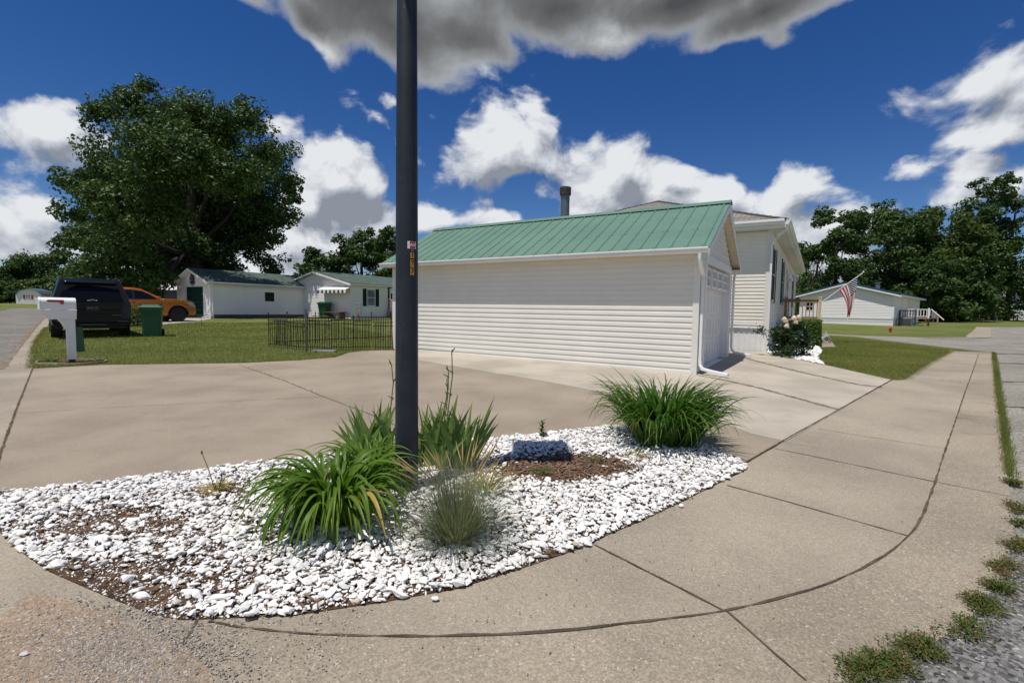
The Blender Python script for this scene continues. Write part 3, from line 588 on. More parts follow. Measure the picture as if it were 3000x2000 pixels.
# ------------------------------------------------------------------ lawn blades and weeds
def blades(P, h, w, lean=.5):
    n = len(P); a = nr.uniform(0, 2 * np.pi, n); d = np.stack([np.cos(a), np.sin(a), np.zeros(n)], 1) * (w / 2)[:, None]
    b = np.concatenate([P, (SLOPE * P[:, 1])[:, None]], 1); t = nr.uniform(0, 2 * np.pi, n); l = nr.uniform(0, lean, n) * h
    tip = b + np.stack([np.cos(t) * l, np.sin(t) * l, h], 1)
    V = np.stack([b - d, b + d, tip], 1).reshape(-1, 3); return V, np.arange(3 * n).reshape(-1, 3)
def lawn_points(poly, n, focus=None):
    q = np.array(poly); P = np.stack([nr.uniform(q[:, 0].min(), q[:, 0].max(), n), nr.uniform(q[:, 1].min(), q[:, 1].max(), n)], 1)
    P = P[inpoly(P, poly)]
    return P[nr.uniform(0, 1, len(P)) < np.clip((13.0 / np.hypot(P[:, 0], P[:, 1])) ** 1.6, .08, 1)]
lawn_l = [(-8.893, 9.005), (-8.121, 9.628), (-5.658, 10.251), (-4.720, 10.846), (-4.176, 11.515), (-4.208, 12.500), (-3.608, 13.199), (-3.259, 13.439), (-4.505, 18.578), (-10.875, 28.234), (-16.510, 26.204), (-18.713, 22.842), (-20.247, 21.417), (-19.202, 20.124), (-16.220, 16.831), (-13.814, 14.168), (-9.494, 9.619)]
P = lawn_points(lawn_l, 260000); e1 = lawn_l[:8] ; ed = []
def edge_points(line, n, sp):
    out = []
    for a, b in zip(line, line[1:]):
        L = math.hypot(b[0] - a[0], b[1] - a[1]); k = int(L * n)
        t = nr.uniform(0, 1, k); nx, ny = (b[1] - a[1]) / L, -(b[0] - a[0]) / L; off = np.abs(nr.normal(0, sp, k))
        out.append(np.stack([a[0] + (b[0] - a[0]) * t, a[1] + (b[1] - a[1]) * t], 1) - np.stack([nx * off, ny * off], 1) * 1.0)
    return np.concatenate(out)
Pe = edge_points(e1, 260, .05); Pg = edge_points([lawn_l[0]] + lawn_l[:12:-1], 220, .05)
A = np.concatenate([P, Pe, Pg]); n = len(A); h = nr.uniform(.025, .06, n); h[len(P):] *= 1.35
V, F = blades(A, h, nr.uniform(.004, .010, n) * np.clip(np.hypot(A[:, 0], A[:, 1]) / 11, 1, 3), 1.2)
tag(obj('lawn_grass', np_mesh('lawn_grass', V, F, m_blade), None), 'mown patchy grass between the driveway and the white garage', 'grass', kind='stuff')
lawn_r = [(14.627, 23.234), (15.293, 21.854), (15.258, 19.810), (14.988, 16.770), (14.041, 15.605), (10.370, 12.094), (7.571, 9.348), (7.296, 9.241), (7.341, 10.365), (7.439, 11.547), (8.389, 13.346), (9.364, 14.697), (10.331, 16.373), (11.132, 16.752), (12.661, 19.317), (12.225, 19.399)]
P = lawn_points(lawn_r, 420000); Pe = edge_points(lawn_r[4:11], 240, .05)
A = np.concatenate([P, Pe]); n = len(A); h = nr.uniform(.02, .042, n); h[len(P):] *= 1.5
V, F = blades(A, h, nr.uniform(.005, .010, n), 1.6)
tag(obj('lawn_grass', np_mesh('lawn_grass', V, F, m_blade), None), 'mown grass wedge between the sidewalk and the rose bush bed', 'grass', kind='stuff')
strip = [(15.298, 15.481), (11.041, 11.086), (8.060, 8.028), (6.208, 6.109), (5.065, 4.935), (4.140, 3.982)]
Pe = np.concatenate([edge_points(strip, 800, .028) , edge_points(strip[::-1], 400, .02), edge_points([(14.902, 15.121), (14.896, 15.734), (14.988, 16.770)], 300, .1)]); n = len(Pe)
V, F = blades(Pe, nr.uniform(.02, .07, n), nr.uniform(.004, .009, n), .9)
tag(obj('weedy_grass', np_mesh('weedy_grass', V, F, m_blade), None), 'green grass strip growing along the curb and street seam', 'grass', kind='stuff')
Pe = np.concatenate([edge_points([(7.809, 9.470), (8.339, 8.899), (8.572, 8.687)], 60, .02), edge_points([(-5.265, 9.609), (-2.778, 6.944), (-2.242, 6.381)], 22, .01), edge_points([(1.371, 3.439), (0.547, 2.782), (0.040, 2.417)], 20, .03)]); n = len(Pe)
V, F = blades(Pe, nr.uniform(.01, .04, n), nr.uniform(.003, .008, n), 1.1)
V[:, 2] += .035
tag(obj('crack_weeds', np_mesh('crack_weeds', V, F, m_blade), None), 'thin weeds sprouting from the pavement cracks', 'weeds', kind='stuff')

def strap(mb, tone, base, az, length, lean0, droop, width, seg=8, fold=.25, twist=0.0, tipdry=0.0, tw0=0.0, knee=0.0):
    """one leaf: starts lean0 from vertical towards az and bends over by droop along its length"""
    p = Vector(base); th = lean0; rows = []; d = Vector((math.cos(az), math.sin(az), 0)); q0 = Vector((-d.y, d.x, 0))
    for k in range(seg + 1):
        t = k / seg; w = width * (min(1, .55 + 1.6 * t) if t < .35 else 1.0) * (1 - max(0, t - .45) / .55) ** .8
        w = max(w, .0006); up = Vector((d.x * math.sin(th), d.y * math.sin(th), math.cos(th))); nn = up.cross(q0)
        ta = tw0 + twist * t; q = (q0 * math.cos(ta) + nn * math.sin(ta)); nn = nn * math.cos(ta) - q0 * math.sin(ta)
        rows.append([p - q * w / 2, p - nn * (w * fold), p + q * w / 2]); tone += [max(0, min(1, (t - .75) * 4)) * tipdry + (tipdry > .95) * 1.0] * 3
        p = p + up * (length / seg); th += droop / seg * ((0.5 + 1.0 * t) if not knee else 0.25 + 1.75 * math.exp(-((t - knee) / .22) ** 2))
    mb.grid(rows)
def leaf_mesh(name, mb, tone, mat):
    me = mb.mesh(name, mat, True); a = me.attributes.new('tone', 'FLOAT', 'POINT'); a.data.foreach_set('value', [min(1, t) for t in tone]); return me
def tuft(name, label, cat, pos, n, length, width, lean, droop, rad, mat, dry=.15, dead=.02, fold=.25, seg=8, bias=None, grp=None, part='leaves', knee=0.0):
    t = thing(name, label, cat, pos[0], pos[1], 0, grp, gz(*pos) + .03); mb = MB(); tone = []
    for _ in range(n):
        a = rnd.uniform(0, 2 * math.pi)
        if bias and rnd.random() < bias[1]: a = bias[0] + rnd.gauss(0, .7)
        r = rad * math.sqrt(rnd.random()); b = (r * math.cos(a + rnd.gauss(0, .6)), r * math.sin(a + rnd.gauss(0, .6)), 0)
        inner = r / rad; L = length * rnd.uniform(.6, 1.1)
        strap(mb, tone, b, a, L, lean[0] + (lean[1] - lean[0]) * (inner * .6 + rnd.random() * .4), rnd.uniform(*droop), width * rnd.uniform(.7, 1.2), seg, fold, rnd.gauss(0, .5), 1.0 if rnd.random() < dead else (dry * rnd.random()), 0, knee * rnd.uniform(.85, 1.2))
    obj(part, leaf_mesh(part, mb, tone, mat), None, t); return t
# ------------------------------------------------------------------ plants of the corner bed
t = tuft('daylily', 'big glossy daylily clump with leaves arching down left of the lamp post', 'daylily', (-1.085, 2.983), 270, .68, .034, (.0, .62), (1.8, 3.1), .15, m_lily, .25, .015, .28, 14, (-1.9, .3), knee=.50)
mb = MB(); tone = []
for _ in range(60):
    a = rnd.uniform(0, 6.3); strap(mb, tone, (rnd.gauss(0, .1), rnd.gauss(0, .1), 0), a, rnd.uniform(.12, .3), rnd.uniform(.6, 1.3), rnd.uniform(.6, 1.6), .012, 6, .1, 1)
obj('dry_leaves', leaf_mesh('dry_leaves', mb, tone, m_straw), None, t)
tuft('daylily', 'smaller drooping daylily tucked between the big clump and the iris', 'daylily', (-1.037, 3.580), 150, .58, .024, (.0, .55), (1.6, 2.9), .12, m_lily, .2, .02, .25, 12, knee=.52)
t = tuft('daylily', 'dense spiky daylily mound with narrow dark leaves near the garage corner', 'daylily', (1.514, 4.793), 700, .80, .022, (.0, .62), (.8, 2.7), .27, m_lily2, .2, .012, .3, 10, (-.5, .25), knee=.62)
def iris(label, pos, n, L, stalks, spread):
    t = thing('iris', label, 'iris', pos[0], pos[1], 0, None, gz(*pos) + .03); mb = MB(); tone = []
    for _ in range(n):
        a = rnd.uniform(0, 6.3); r = spread * math.sqrt(rnd.random())
        fx = rnd.gauss(0, 1); b = (r * math.cos(a), r * math.sin(a) * .7, 0)
        for q in range(rnd.randint(3, 5)):
            side = 0 if rnd.random() < .5 else math.pi
            strap(mb, tone, (b[0] + rnd.gauss(0, .012), b[1] + rnd.gauss(0, .012), 0), side + rnd.gauss(0, .6), L * rnd.uniform(.55, 1.08), abs(rnd.gauss(.12, .2)) + .35 * r / spread * rnd.random(), rnd.uniform(0, .5), .044 * rnd.uniform(.7, 1.15), 6, .05, rnd.gauss(0, .3), rnd.random() * .4, 1.25 + rnd.gauss(0, .35))
    obj('leaves', leaf_mesh('leaves', mb, tone, m_iris), None, t)
    for dx, dy, h, lx in stalks:
        s = MB(); p0 = Vector((dx, dy, 0)); pts = [p0 + Vector((lx * k / 5 + .01 * math.sin(k * 2.1), .01 * math.cos(k * 1.7), h * k / 5)) for k in range(6)]
        s.tube(pts, [.006, .006, .0055, .005, .0045, .004], 6)
        for k in (3, 4, 5):
            q = pts[k]; s.tube([q, q + Vector((rnd.uniform(-.025, .025), 0, .02)), q + Vector((rnd.uniform(-.04, .04), 0, .045))], [.004, .008, .003], 6)
        obj('stalk', s, m_stem, t, True)
    return t
iris('upright iris fan of sword leaves left of the lamp post', (-1.135, 4.146), 15, .50, [(.06, .12, .80, .03)], .17)
iris('pale green iris fan with tall dry stalks right of the lamp post', (-0.554, 3.999), 30, .55, [(-.07, .1, .78, .10), (.0, .08, .93, .06), (-.02, .0, .72, .05)], .27)
pos = (-0.303, 2.707)
t = thing('ornamental_grass', 'fine blue grey ornamental grass tuft turning tan in front of the post', 'ornamental grass', pos[0], pos[1], 0, None, gz(*pos) + .03)
mb = MB(); tone = []
for _ in range(2000):
    a = rnd.uniform(0, 6.3); r = .085 * math.sqrt(rnd.random())
    strap(mb, tone, (r * math.cos(a), r * math.sin(a), 0), a + rnd.gauss(0, .5), rnd.uniform(.24, .52), rnd.uniform(.0, 1.35) * (.35 + .75 * r / .085), rnd.uniform(.0, .8), .0022, 4, 0, 0, rnd.random() * .9 if rnd.random() < .45 else 0)
obj('blades', leaf_mesh('blades', mb, tone, m_fescue), None, t)
mb = MB(); tone = []
for _ in range(34):
    a = rnd.choice((rnd.gauss(.7, .45), rnd.gauss(2.4, .6), rnd.uniform(0, 6.3))); L = rnd.uniform(.45, .62)
    strap(mb, tone, (rnd.gauss(0, .03), rnd.gauss(0, .03), 0), a, L, rnd.uniform(.1, .65), rnd.uniform(.3, 1.1), .0020, 8, 0)
    k = len(mb.v) - 27; tip = Vector(mb.v[-2]); prv = Vector(mb.v[-8]); mb.tube([prv + (tip - prv) * .2, prv + (tip - prv) * .6, tip + (tip - prv) * .35], [.002, .0052, .001], 5); tone += [0] * (len(mb.v) - len(tone))
obj('seed_heads', leaf_mesh('seed_heads', mb, tone, m_straw), None, t)
tuft('daylily', 'yellowing thin daylily tuft right of the ornamental grass', 'daylily', (-0.173, 3.421), 70, .30, .009, (.1, 1.0), (.3, 1.4), .06, m_lily, 1.0, .5)
def sprig(label, pos, nstraw, stemv, leafn=0):
    t = tuft('dry_daylily', label, 'daylily', pos, nstraw, .15, .008, (.5, 1.35), (.3, 1.0), .04, m_straw, .3, .0, part='straw')
    s = MB(); pts = [Vector((0, 0, 0)), Vector(stemv) * .5 + Vector((0, 0, .02)), Vector(stemv)]; s.tube(pts, [.004, .0035, .003], 6)
    s.lathe([(.002, -.012), (.008, 0), (.003, .014)], tuple(pts[-1]), 6); obj('stem', s, m_stem, t, True)
    if leafn:
        mb = MB(); tone = []
        for _ in range(leafn): strap(mb, tone, (rnd.gauss(0, .01), rnd.gauss(0, .01), 0), rnd.uniform(-.6, .3), rnd.uniform(.12, .24), rnd.uniform(.2, 1.1), .3, .012, 6)
        obj('leaves', leaf_mesh('leaves', mb, tone, m_lily), None, t)
sprig('straw coloured daylily stump with one stem near the left of the bed', (-2.074, 3.365), 60, (-.11, .03, .27), 5)
sprig('dry daylily stump with a bent stem in front of the spiky mound', (1.118, 4.272), 36, (.17, .05, .22), 3)
def weed(name, label, pos, n, L, w, mat, lean=(.4, 1.4), droop=(.2, 1.2), rad=.03, grp=None, z=0, dry=.5, dead=.15):
    return tuft(name, label, 'weed', pos, n, L, w, lean, droop, rad, mat, dry, dead, .15, 4, None, grp)
t = thing('seedling', 'small leafy sprout at the driveway edge beside two stones', 'seedling', *(0.308, 4.846), 0, None)
s = MB(); s.tube([(0, 0, .03), (.01, 0, .12), (.015, .01, .2)], .0035, 5); obj('stem', s, m_stem, t)
mb = MB(); tone = []
for k in range(22): strap(mb, tone, (.008, .004, .05 + .007 * k), k * 2.4, rnd.uniform(.04, .075), rnd.uniform(.7, 1.3), .5, .026, 4, .1)
obj('leaves', leaf_mesh('leaves', mb, tone, m_weed), None, t)
weed('moss_patch', 'bright green mossy tuft on the open soil', (0.258, 3.836), 260, .05, .004, m_weed, (.2, 1.2), (0, .8), .09)
weed('weed', 'little leafy weed on the right of the open soil', (0.749, 4.163), 30, .06, .014, m_weed, rad=.03)
weed('weed', 'little sprout at the far side of the open soil', (-0.229, 4.207), 40, .09, .010, m_weed, rad=.04)
wl = [(2966, 1425, 60, .11, .020, 'broad leaved weed in the curb seam, farthest up the seam'), (2975, 1500, 120, .09, .006, 'reddish low weed mat in the curb seam below the broad leaved weed'), (2985, 1545, 60, .07, .012, 'small green weed where the curb seam bends'),
      (2990, 1615, 150, .10, .006, 'reddish weed patch at the bend of the curb seam'), (2945, 1680, 120, .09, .006, 'dark red stemmed weed beside the gutter bend'), (2930, 1742, 70, .12, .012, 'upright green grass tuft at the gutter edge'), (2880, 1790, 170, .10, .006, 'bushy tan and green weed at the gutter edge'),
      (2830, 1860, 90, .09, .009, 'flat spreading grass weed on the dark chip seal'), (2690, 1915, 190, .10, .006, 'ragged weed mat beside the dark chip seal'), (2600, 1965, 160, .10, .006, 'green and tan weed near the lower frame edge'), (2540, 1990, 150, .11, .006, 'weed clump at the lower right gutter end')]
from_px = [(3.981, 3.788), (3.504, 3.299), (3.282, 3.061), (2.970, 2.751), (2.639, 2.510), (2.419, 2.316), (2.208, 2.184), (1.972, 2.015), (1.668, 1.896), (1.470, 1.801), (1.359, 1.756)]
WEEDS = list(zip(from_px, wl))

# ------------------------------------------------------------------ buildings
class Wall:
    def __init__(s, p0, du, length): s.p = Vector((p0[0], p0[1], 0)); s.u = Vector((du[0], du[1], 0)); s.n = Vector((du[1], -du[0], 0)); s.L = length
    def pt(s, u, z, o=0.0): p = s.p + s.u * u + s.n * o; return (p.x, p.y, z)
    def box(s, mb, u0, u1, z0, z1, o0, o1):
        mb.hexa([s.pt(u0, z0, o1), s.pt(u1, z0, o1), s.pt(u1, z0, o0), s.pt(u0, z0, o0), s.pt(u0, z1, o1), s.pt(u1, z1, o1), s.pt(u1, z1, o0), s.pt(u0, z1, o0)]); return mb
def siding(mb, w, z0, z1, e, openings=(), gable=None, u0=0.0, u1=None, prof=((0, .0155), (.47, .0133), (.76, .0042), (1.0, .0052))):
    u1 = w.L if u1 is None else u1
    top = gable[1] if gable else z1
    def lim(z):
        if not gable or z <= z1: return u0, u1
        k = min(1, (z - z1) / (gable[1] - z1)); return u0 + (gable[0] - u0) * k, u1 + (gable[0] - u1) * k
    z = z0
    while z < top - 1e-4:
        for (a, oa), (b, ob) in [((0, .0), (0, prof[0][1]))] + list(zip(prof, prof[1:])):
            za, zb = min(z + a * e, top), min(z + b * e, top)
            if za >= top - 1e-6 and a > 0: continue
            la, lb = lim(za), lim(zb); zm = (za + zb) / 2 + (1e-4 if a == b else 0)
            segs = [(0.0, 1.0)]; W_ = u1 - u0
            for (ou0, ou1, oz0, oz1) in openings:
                if oz0 < zm < oz1:
                    q = []
                    for s0, s1 in segs:
                        f0, f1 = (ou0 - u0) / W_, (ou1 - u0) / W_
                        if f0 > s0: q.append((s0, min(s1, f0)))
                        if f1 < s1: q.append((max(s0, f1), s1))
                    segs = [t for t in q if t[1] - t[0] > 1e-4]
            for s0, s1 in segs:
                A = lambda l, s: l[0] + (l[1] - l[0]) * s
                mb.face([w.pt(A(la, s0), za, oa), w.pt(A(la, s1), za, oa), w.pt(A(lb, s1), zb, ob), w.pt(A(lb, s0), zb, ob)])
        z += e
    # one flat face behind, so that the wall is closed
    return mb
def corner(parent, x, y, z0, z1, sx, sy, mat, w=.09, t=.028):
    mb = MB(); mb.box(min(x - sx * w, x + sx * t), max(x - sx * w, x + sx * t), min(y, y + sy * t), max(y, y + sy * t), z0, z1)
    mb.box(min(x, x + sx * t), max(x, x + sx * t), min(y - sy * w, y), max(y - sy * w, y), z0, z1)
    return obj('corner_trim', mb, mat, parent)
def window(parent, w, u0, u1, z0, z1, mframe, mglass, cols=1, rows=2, fr=.05, proud=.022, shutters=None, sw=.3, name='window'):
    mb = MB()
    for a, b, c, d in ((u0, u1, z1 - fr, z1), (u0, u1, z0, z0 + fr), (u0, u0 + fr, z0 + fr, z1 - fr), (u1 - fr, u1, z0 + fr, z1 - fr)): w.box(mb, a, b, c, d, -.02, proud)
    for k in range(1, cols):
        u = u0 + (u1 - u0) * k / cols; w.box(mb, u - .013, u + .013, z0 + fr, z1 - fr, -.02, proud - .012)
    for k in range(1, rows):
        z = z0 + (z1 - z0) * k / rows; w.box(mb, u0 + fr, u1 - fr, z - .018, z + .018, -.02, proud - .010)
    o = obj(name, mb, mframe, parent)
    g = MB(); w.box(g, u0 + fr, u1 - fr, z0 + fr, z1 - fr, -.06, proud - .014); obj('pane', g, mglass, o)
    if shutters:
        for a in (u0 - sw - .02, u1 + .02):
            s = MB(); w.box(s, a, a + sw, z0 - .02, z1 + .02, .0, .024)
            n = 22
            for k in range(n):
                zz = z0 + .04 + (z1 - z0 - .08) * k / n; w.box(s, a + .035, a + sw - .035, zz, zz + .022, .024, .030)
            obj('shutter', s, shutters, parent)
    return o
def gable_roof(parent, fn, r0, r1, s0, s1, ze, zr, mat, thick=.05, name='roof'):
    mb = MB(); sm = (s0 + s1) / 2; L = math.hypot(sm - s0, zr - ze)
    for sa in (s0, s1):
        P = [fn(r0, sa, ze), fn(r1, sa, ze), fn(r1, sm, zr), fn(r0, sm, zr)]
        Q = [fn(r0, sa, ze - thick), fn(r1, sa, ze - thick), fn(r1, sm, zr - thick), fn(r0, sm, zr - thick)]
        mb.face(P, [(r0, 0.001), (r1, 0.001), (r1, L), (r0, L)]); mb.face(Q)
        for i in range(4):
            if i != 2: j = (i + 1) % 4; mb.face([P[i], P[j], Q[j], Q[i]])
    return obj(name, mb, mat, parent)
def rake(parent, fn, r, s0, s1, ze, zr, mat, t=.022, h=.13, out=1, name='rake_trim', drop=.0):
    mb = MB(); sm = (s0 + s1) / 2; a, b = (r, r + out * t)
    for sa in (s0, s1):
        mb.hexa([fn(a, sa, ze - h - drop), fn(b, sa, ze - h - drop), fn(b, sm, zr - h - drop), fn(a, sm, zr - h - drop), fn(a, sa, ze - drop), fn(b, sa, ze - drop), fn(b, sm, zr - drop), fn(a, sm, zr - drop)])
    return obj(name, mb, mat, parent)
def gutter(parent, p0, p1, out, z, mat, h=.11, d=.10, name='gutter'):
    """K-style trough from p0 to p1 (local xy), leaning out to 'out'"""
    pr = [(0, 0), (.065, 0), (.085, .04), (.078, .06), (d, .082), (d, h), (d - .012, h), (d - .012, .09), (0, .09)]
    a = Vector((*p0, 0)); b = Vector((*p1, 0)); o = Vector((*out, 0)); mb = MB()
    rows = [[(e + o * u + Vector((0, 0, z + v))) for u, v in pr] for e in (a, b)]
    mb.grid(rows, True); mb.face(rows[0]); mb.face(list(reversed(rows[1])))
    return obj(name, mb, mat, parent)
def spout(parent, pts, mat, a=.075, b=.055):
    mb = MB(); pts = [Vector(p) for p in pts]; rows = []
    for k, p in enumerate(pts):
        d = (pts[min(k + 1, len(pts) - 1)] - pts[max(k - 1, 0)]).normalized()
        ref = Vector((0, 0, 1)) if abs(d.z) < .75 else Vector((1, 0, 0))
        s = d.cross(ref).normalized(); q = s.cross(d)
        rows.append([p + s * (a / 2) * i + q * (b / 2) * j for i, j in ((-.8, -1), (.8, -1), (1, -.8), (1, .8), (.8, 1), (-.8, 1), (-1, .8), (-1, -.8))])
    mb.grid(rows, True); mb.face(list(reversed(rows[-1]))); mb.face(rows[0])
    return obj('downspout', mb, mat, parent)
RG = R_(-32.005); GX = Vector((.848, -.53, 0)); GY = Vector((.53, .848, 0))
G0 = Vector((3.611, 9.546, .162))
def glob(x, y): p = G0 + GX * x + GY * y; return p.x, p.y
# --- garage
g = thing('garage', 'long cream garage with green ribbed metal roof and one end door', 'garage', G0.x, G0.y, RG, None, G0.z)
L, Wd, HW, ZR = 8.24, 4.0, 2.36, 3.72
wf = Wall((-L, 0), (1, 0), L); we = Wall((0, 0), (0, 1), Wd); wl_ = Wall((-L, Wd), (0, -1), Wd); wb = Wall((0, Wd), (-1, 0), L)
core = MB(); core.box(-L + .03, -.34, .01, Wd - .01, -.05, HW); 
core.box(-.34, -.012, .01, .66, -.05, HW); core.box(-.34, -.012, 3.74, Wd - .01, -.05, HW); core.box(-.34, -.012, .66, 3.74, 2.27, HW)
core.prism([(.02, HW), (Wd - .02, HW), (Wd / 2, ZR - .12)], lambda u, v, w: (w, u, v), -L + .03, -.012)
siding(core, wf, .02, HW - .03, .1143); siding(core, wb, .02, HW, .1143); siding(core, wl_, .02, HW, .1143, gable=(Wd / 2, ZR - .10))
siding(core, we, .06, HW, .1143, openings=[(.54, 3.87, 0, 2.43)], gable=(Wd / 2, ZR - .10))
obj('wall', core, m_side, g)
for x, y, sx, sy in ((0, 0, 1, -1), (-L, 0, -1, -1), (0, Wd, 1, 1), (-L, Wd, -1, 1)): corner(g, x, y, -.03, HW, sx, sy, m_cream)
fnx = lambda r, s, z: (r, s, z)
mb = MB(); wf.box(mb, 0, L, HW - .075, HW, .0, .024); obj('frieze_trim', mb, m_cream, g)
rf = gable_roof(g, fnx, -L - .22, .22, -.28, Wd + .28, 2.47, ZR, m_metroof, .03)
rb = MB(); sl = (ZR - 2.47) / (Wd / 2 + .28)
for k in range(28):
    x = .10 - k * .305
    if x < -L - .2: break
    for s0, sm in ((-.28, Wd / 2), (Wd + .28, Wd / 2)):
        for dx, h, w_ in ((0, .026, .028), (.10, .007, .05), (.20, .007, .05)):
            xx = x - dx; zz0, zz1 = 2.47, ZR
            rb.hexa([(xx - w_, s0, zz0), (xx + w_, s0, zz0), (xx + w_, sm, zz1), (xx - w_, sm, zz1), (xx - w_ * .4, s0, zz0 + h), (xx + w_ * .4, s0, zz0 + h), (xx + w_ * .4, sm, zz1 + h), (xx - w_ * .4, sm, zz1 + h)])
sc = rb
for k in range(28):
    for fy in (.03, .36, .68):
        s = -.28 + (Wd / 2 + .28) * fy; z = 2.47 + sl * (s + .28)
        for dx in (.045, -.045): sc.box(.10 - k * .305 + dx - .008, .10 - k * .305 + dx + .008, s - .008, s + .008, z, z + .010)
obj('roof_ribs', rb, m_metroof, rf)
rc = MB()
for sg in (-1, 1): rc.hexa([(-L - .24, Wd / 2 + sg * .15, ZR - .15 * sl + .034), (.24, Wd / 2 + sg * .15, ZR - .15 * sl + .034), (.24, Wd / 2, ZR + .034), (-L - .24, Wd / 2, ZR + .034), (-L - .24, Wd / 2 + sg * .15, ZR - .15 * sl + .044), (.24, Wd / 2 + sg * .15, ZR - .15 * sl + .044), (.24, Wd / 2, ZR + .050), (-L - .24, Wd / 2, ZR + .050)])
obj('ridge_cap', rc, m_metroof, rf)
for r, o_ in ((.20, 1), (-L - .20, -1)): rake(g, fnx, r, -.28, Wd + .28, 2.44, ZR - .03, m_white, out=o_ * -1 if False else o_, h=.14)
so = MB(); so.box(-L - .2, .2, -.262, -.001, HW, HW + .012); so.box(-L - .2, .2, Wd + .001, Wd + .262, HW, HW + .012)
for xa, xb in ((.001, .198), (-L - .198, -L - .001)):
    for s0, sm in ((-.26, Wd / 2), (Wd + .26, Wd / 2)):
        zz0, zz1 = HW + .005, HW + .005 + sl * (Wd / 2 + .26)
        n = 18
        for k in range(n):
            f0, f1 = k / n, (k + .93) / n
            so.hexa([(xa, s0 + (sm - s0) * f0, zz0 + (zz1 - zz0) * f0 - .015), (xb, s0 + (sm - s0) * f0, zz0 + (zz1 - zz0) * f0 - .015), (xb, s0 + (sm - s0) * f1, zz0 + (zz1 - zz0) * f1 - .015), (xa, s0 + (sm - s0) * f1, zz0 + (zz1 - zz0) * f1 - .015),
                     (xa, s0 + (sm - s0) * f0, zz0 + (zz1 - zz0) * f0), (xb, s0 + (sm - s0) * f0, zz0 + (zz1 - zz0) * f0), (xb, s0 + (sm - s0) * f1, zz0 + (zz1 - zz0) * f1), (xa, s0 + (sm - s0) * f1, zz0 + (zz1 - zz0) * f1)])
for k in range(56): so.box(-L + .04 + k * .147, -L + .05 + k * .147, -.258, -.03, HW - .004, HW - .0005)
obj('soffit', so, m_soffit, g)
gutter(g, (-L - .21, -.262), (.21, -.262), (0, -1), HW - .005, m_white); gutter(g, (-L - .21, Wd + .262), (.21, Wd + .262), (0, 1), HW - .005, m_white)
spout(g, [(.06, -.30, HW + .01), (.06, -.29, HW - .10), (.062, -.16, HW - .24), (.066, .075, HW - .40), (.066, .08, HW - .5), (.066, .08, .9), (.066, .08, .30), (.075, .075, .21), (.12, .055, .135), (.30, -.01, .105), (.62, -.13, .075)], m_wplastic)
spout(g, [(.06, Wd + .3, HW + .01), (.06, Wd + .3, HW - .1), (.06, Wd + .12, HW - .30), (.07, Wd + .10, HW - .42), (.07, Wd + .10, .36), (.09, Wd + .09, .27), (.16, Wd + .07, .20), (.56, Wd - .02, .15)], m_wplastic)
fr = MB(); we.box(fr, .53, .68, .0, 2.26, -.0, .03); we.box(fr, 3.72, 3.88, .03, 2.26, 0, .03); we.box(fr, .53, 3.88, 2.26, 2.43, 0, .033)
we.box(fr, .66, .68, .0, 2.26, -.18, -.002); we.box(fr, 3.72, 3.74, .02, 2.26, -.18, -.002); we.box(fr, .68, 3.72, 2.26, 2.275, -.18, -.002); we.box(fr, .66, 3.74, -.06, .075, -.2, .012)
obj('door_frame', fr, m_white, g)
dr = MB(); we.box(dr, .682, 3.718, .078, 2.255, -.24, -.17)
sec = (2.255 - .09) / 4
for k in range(4):
    z = .09 + k * sec; we.box(dr, .684, 3.716, z + .006, z + sec - .006, -.17, -.158)
    if k < 3:
        for j in range(8):
            u = .73 + j * .371; we.box(dr, u + .04, u + .331, z + .07, z + sec - .07, -.158, -.150); we.box(dr, u + .075, u + .296, z + .105, z + sec - .105, -.150, -.142)
dro = obj('garage_door', dr, m_white, g, bevel=.004)
for j in range(4): window(dro, we, .78 + j * .74, 1.40 + j * .74, 2.255 - sec + .06, 2.255 - .05, m_white, m_dark, 3, 2, .05, -.147, name='door_window')
# --- main house
HP = Vector((*glob(.75, 6.1), .162))
h = thing('house', 'cream mobile home with grey hip roof and green shutters behind the garage', 'house', HP.x, HP.y, RG, None, HP.z)
LF, LS, Z0, ZE = 9.3, 18.0, .95, 3.65
wf = Wall((-LF, 0), (1, 0), LF); ws = Wall((0, 0), (0, 1), LS)
mb = MB(); mb.box(-LF + .02, -.012, .012, LS - .02, .83, ZE)
siding(mb, wf, Z0, ZE - .02, .105); siding(mb, ws, Z0, ZE - .02, .105, openings=[(.64, 1.78, 1.6, 3.32), (4.95, 6.2, 1.6, 3.32), (8.1, 9.5, .9, 3.15), (13.9, 15.2, 1.6, 3.32)])
siding(mb, Wall((0, LS), (-1, 0), LF), Z0, ZE, .105); siding(mb, Wall((-LF, LS), (0, -1), LS), Z0, ZE, .105)
obj('wall', mb, m_side2, h)
sk = MB()
for w in (wf, ws, Wall((-LF, LS), (0, -1), LS), Wall((0, LS), (-1, 0), LF)):
    k = 0.0
    while k < w.L - .05:
        for a, b, o_ in ((0, .12, -.03), (.12, .15, -.014), (.15, .27, -.03), (.27, .30, -.014)):
            w.box(sk, k + a, min(k + b, w.L), -.05, .80, -.08, o_)
        k += .30
    w.box(sk, 0, w.L, .80, .95, -.06, .015); w.box(sk, 0, w.L, .895, .90, .0, .026); w.box(sk, 0, w.L, .80, .815, .0, .026)
obj('skirting', sk, m_wplastic, h)
for x, y, sx, sy in ((0, 0, 1, -1), (-LF, 0, -1, -1), (0, LS, 1, 1)): corner(h, x, y, .70, ZE, sx, sy, m_cream, .11, .03)
ov = .36; a = -LF - ov; b = ov; c = -ov; d = LS + ov; xm = -LF / 2; ry = (b - a) / 2; zt = 5.86; ze = 3.90
rm = MB(); sl_ = math.hypot(ry, zt - ze)
rm.face([(a, c, ze), (b, c, ze), (xm, c + ry, zt)], [(a, .001), (b, .001), (xm, sl_)])
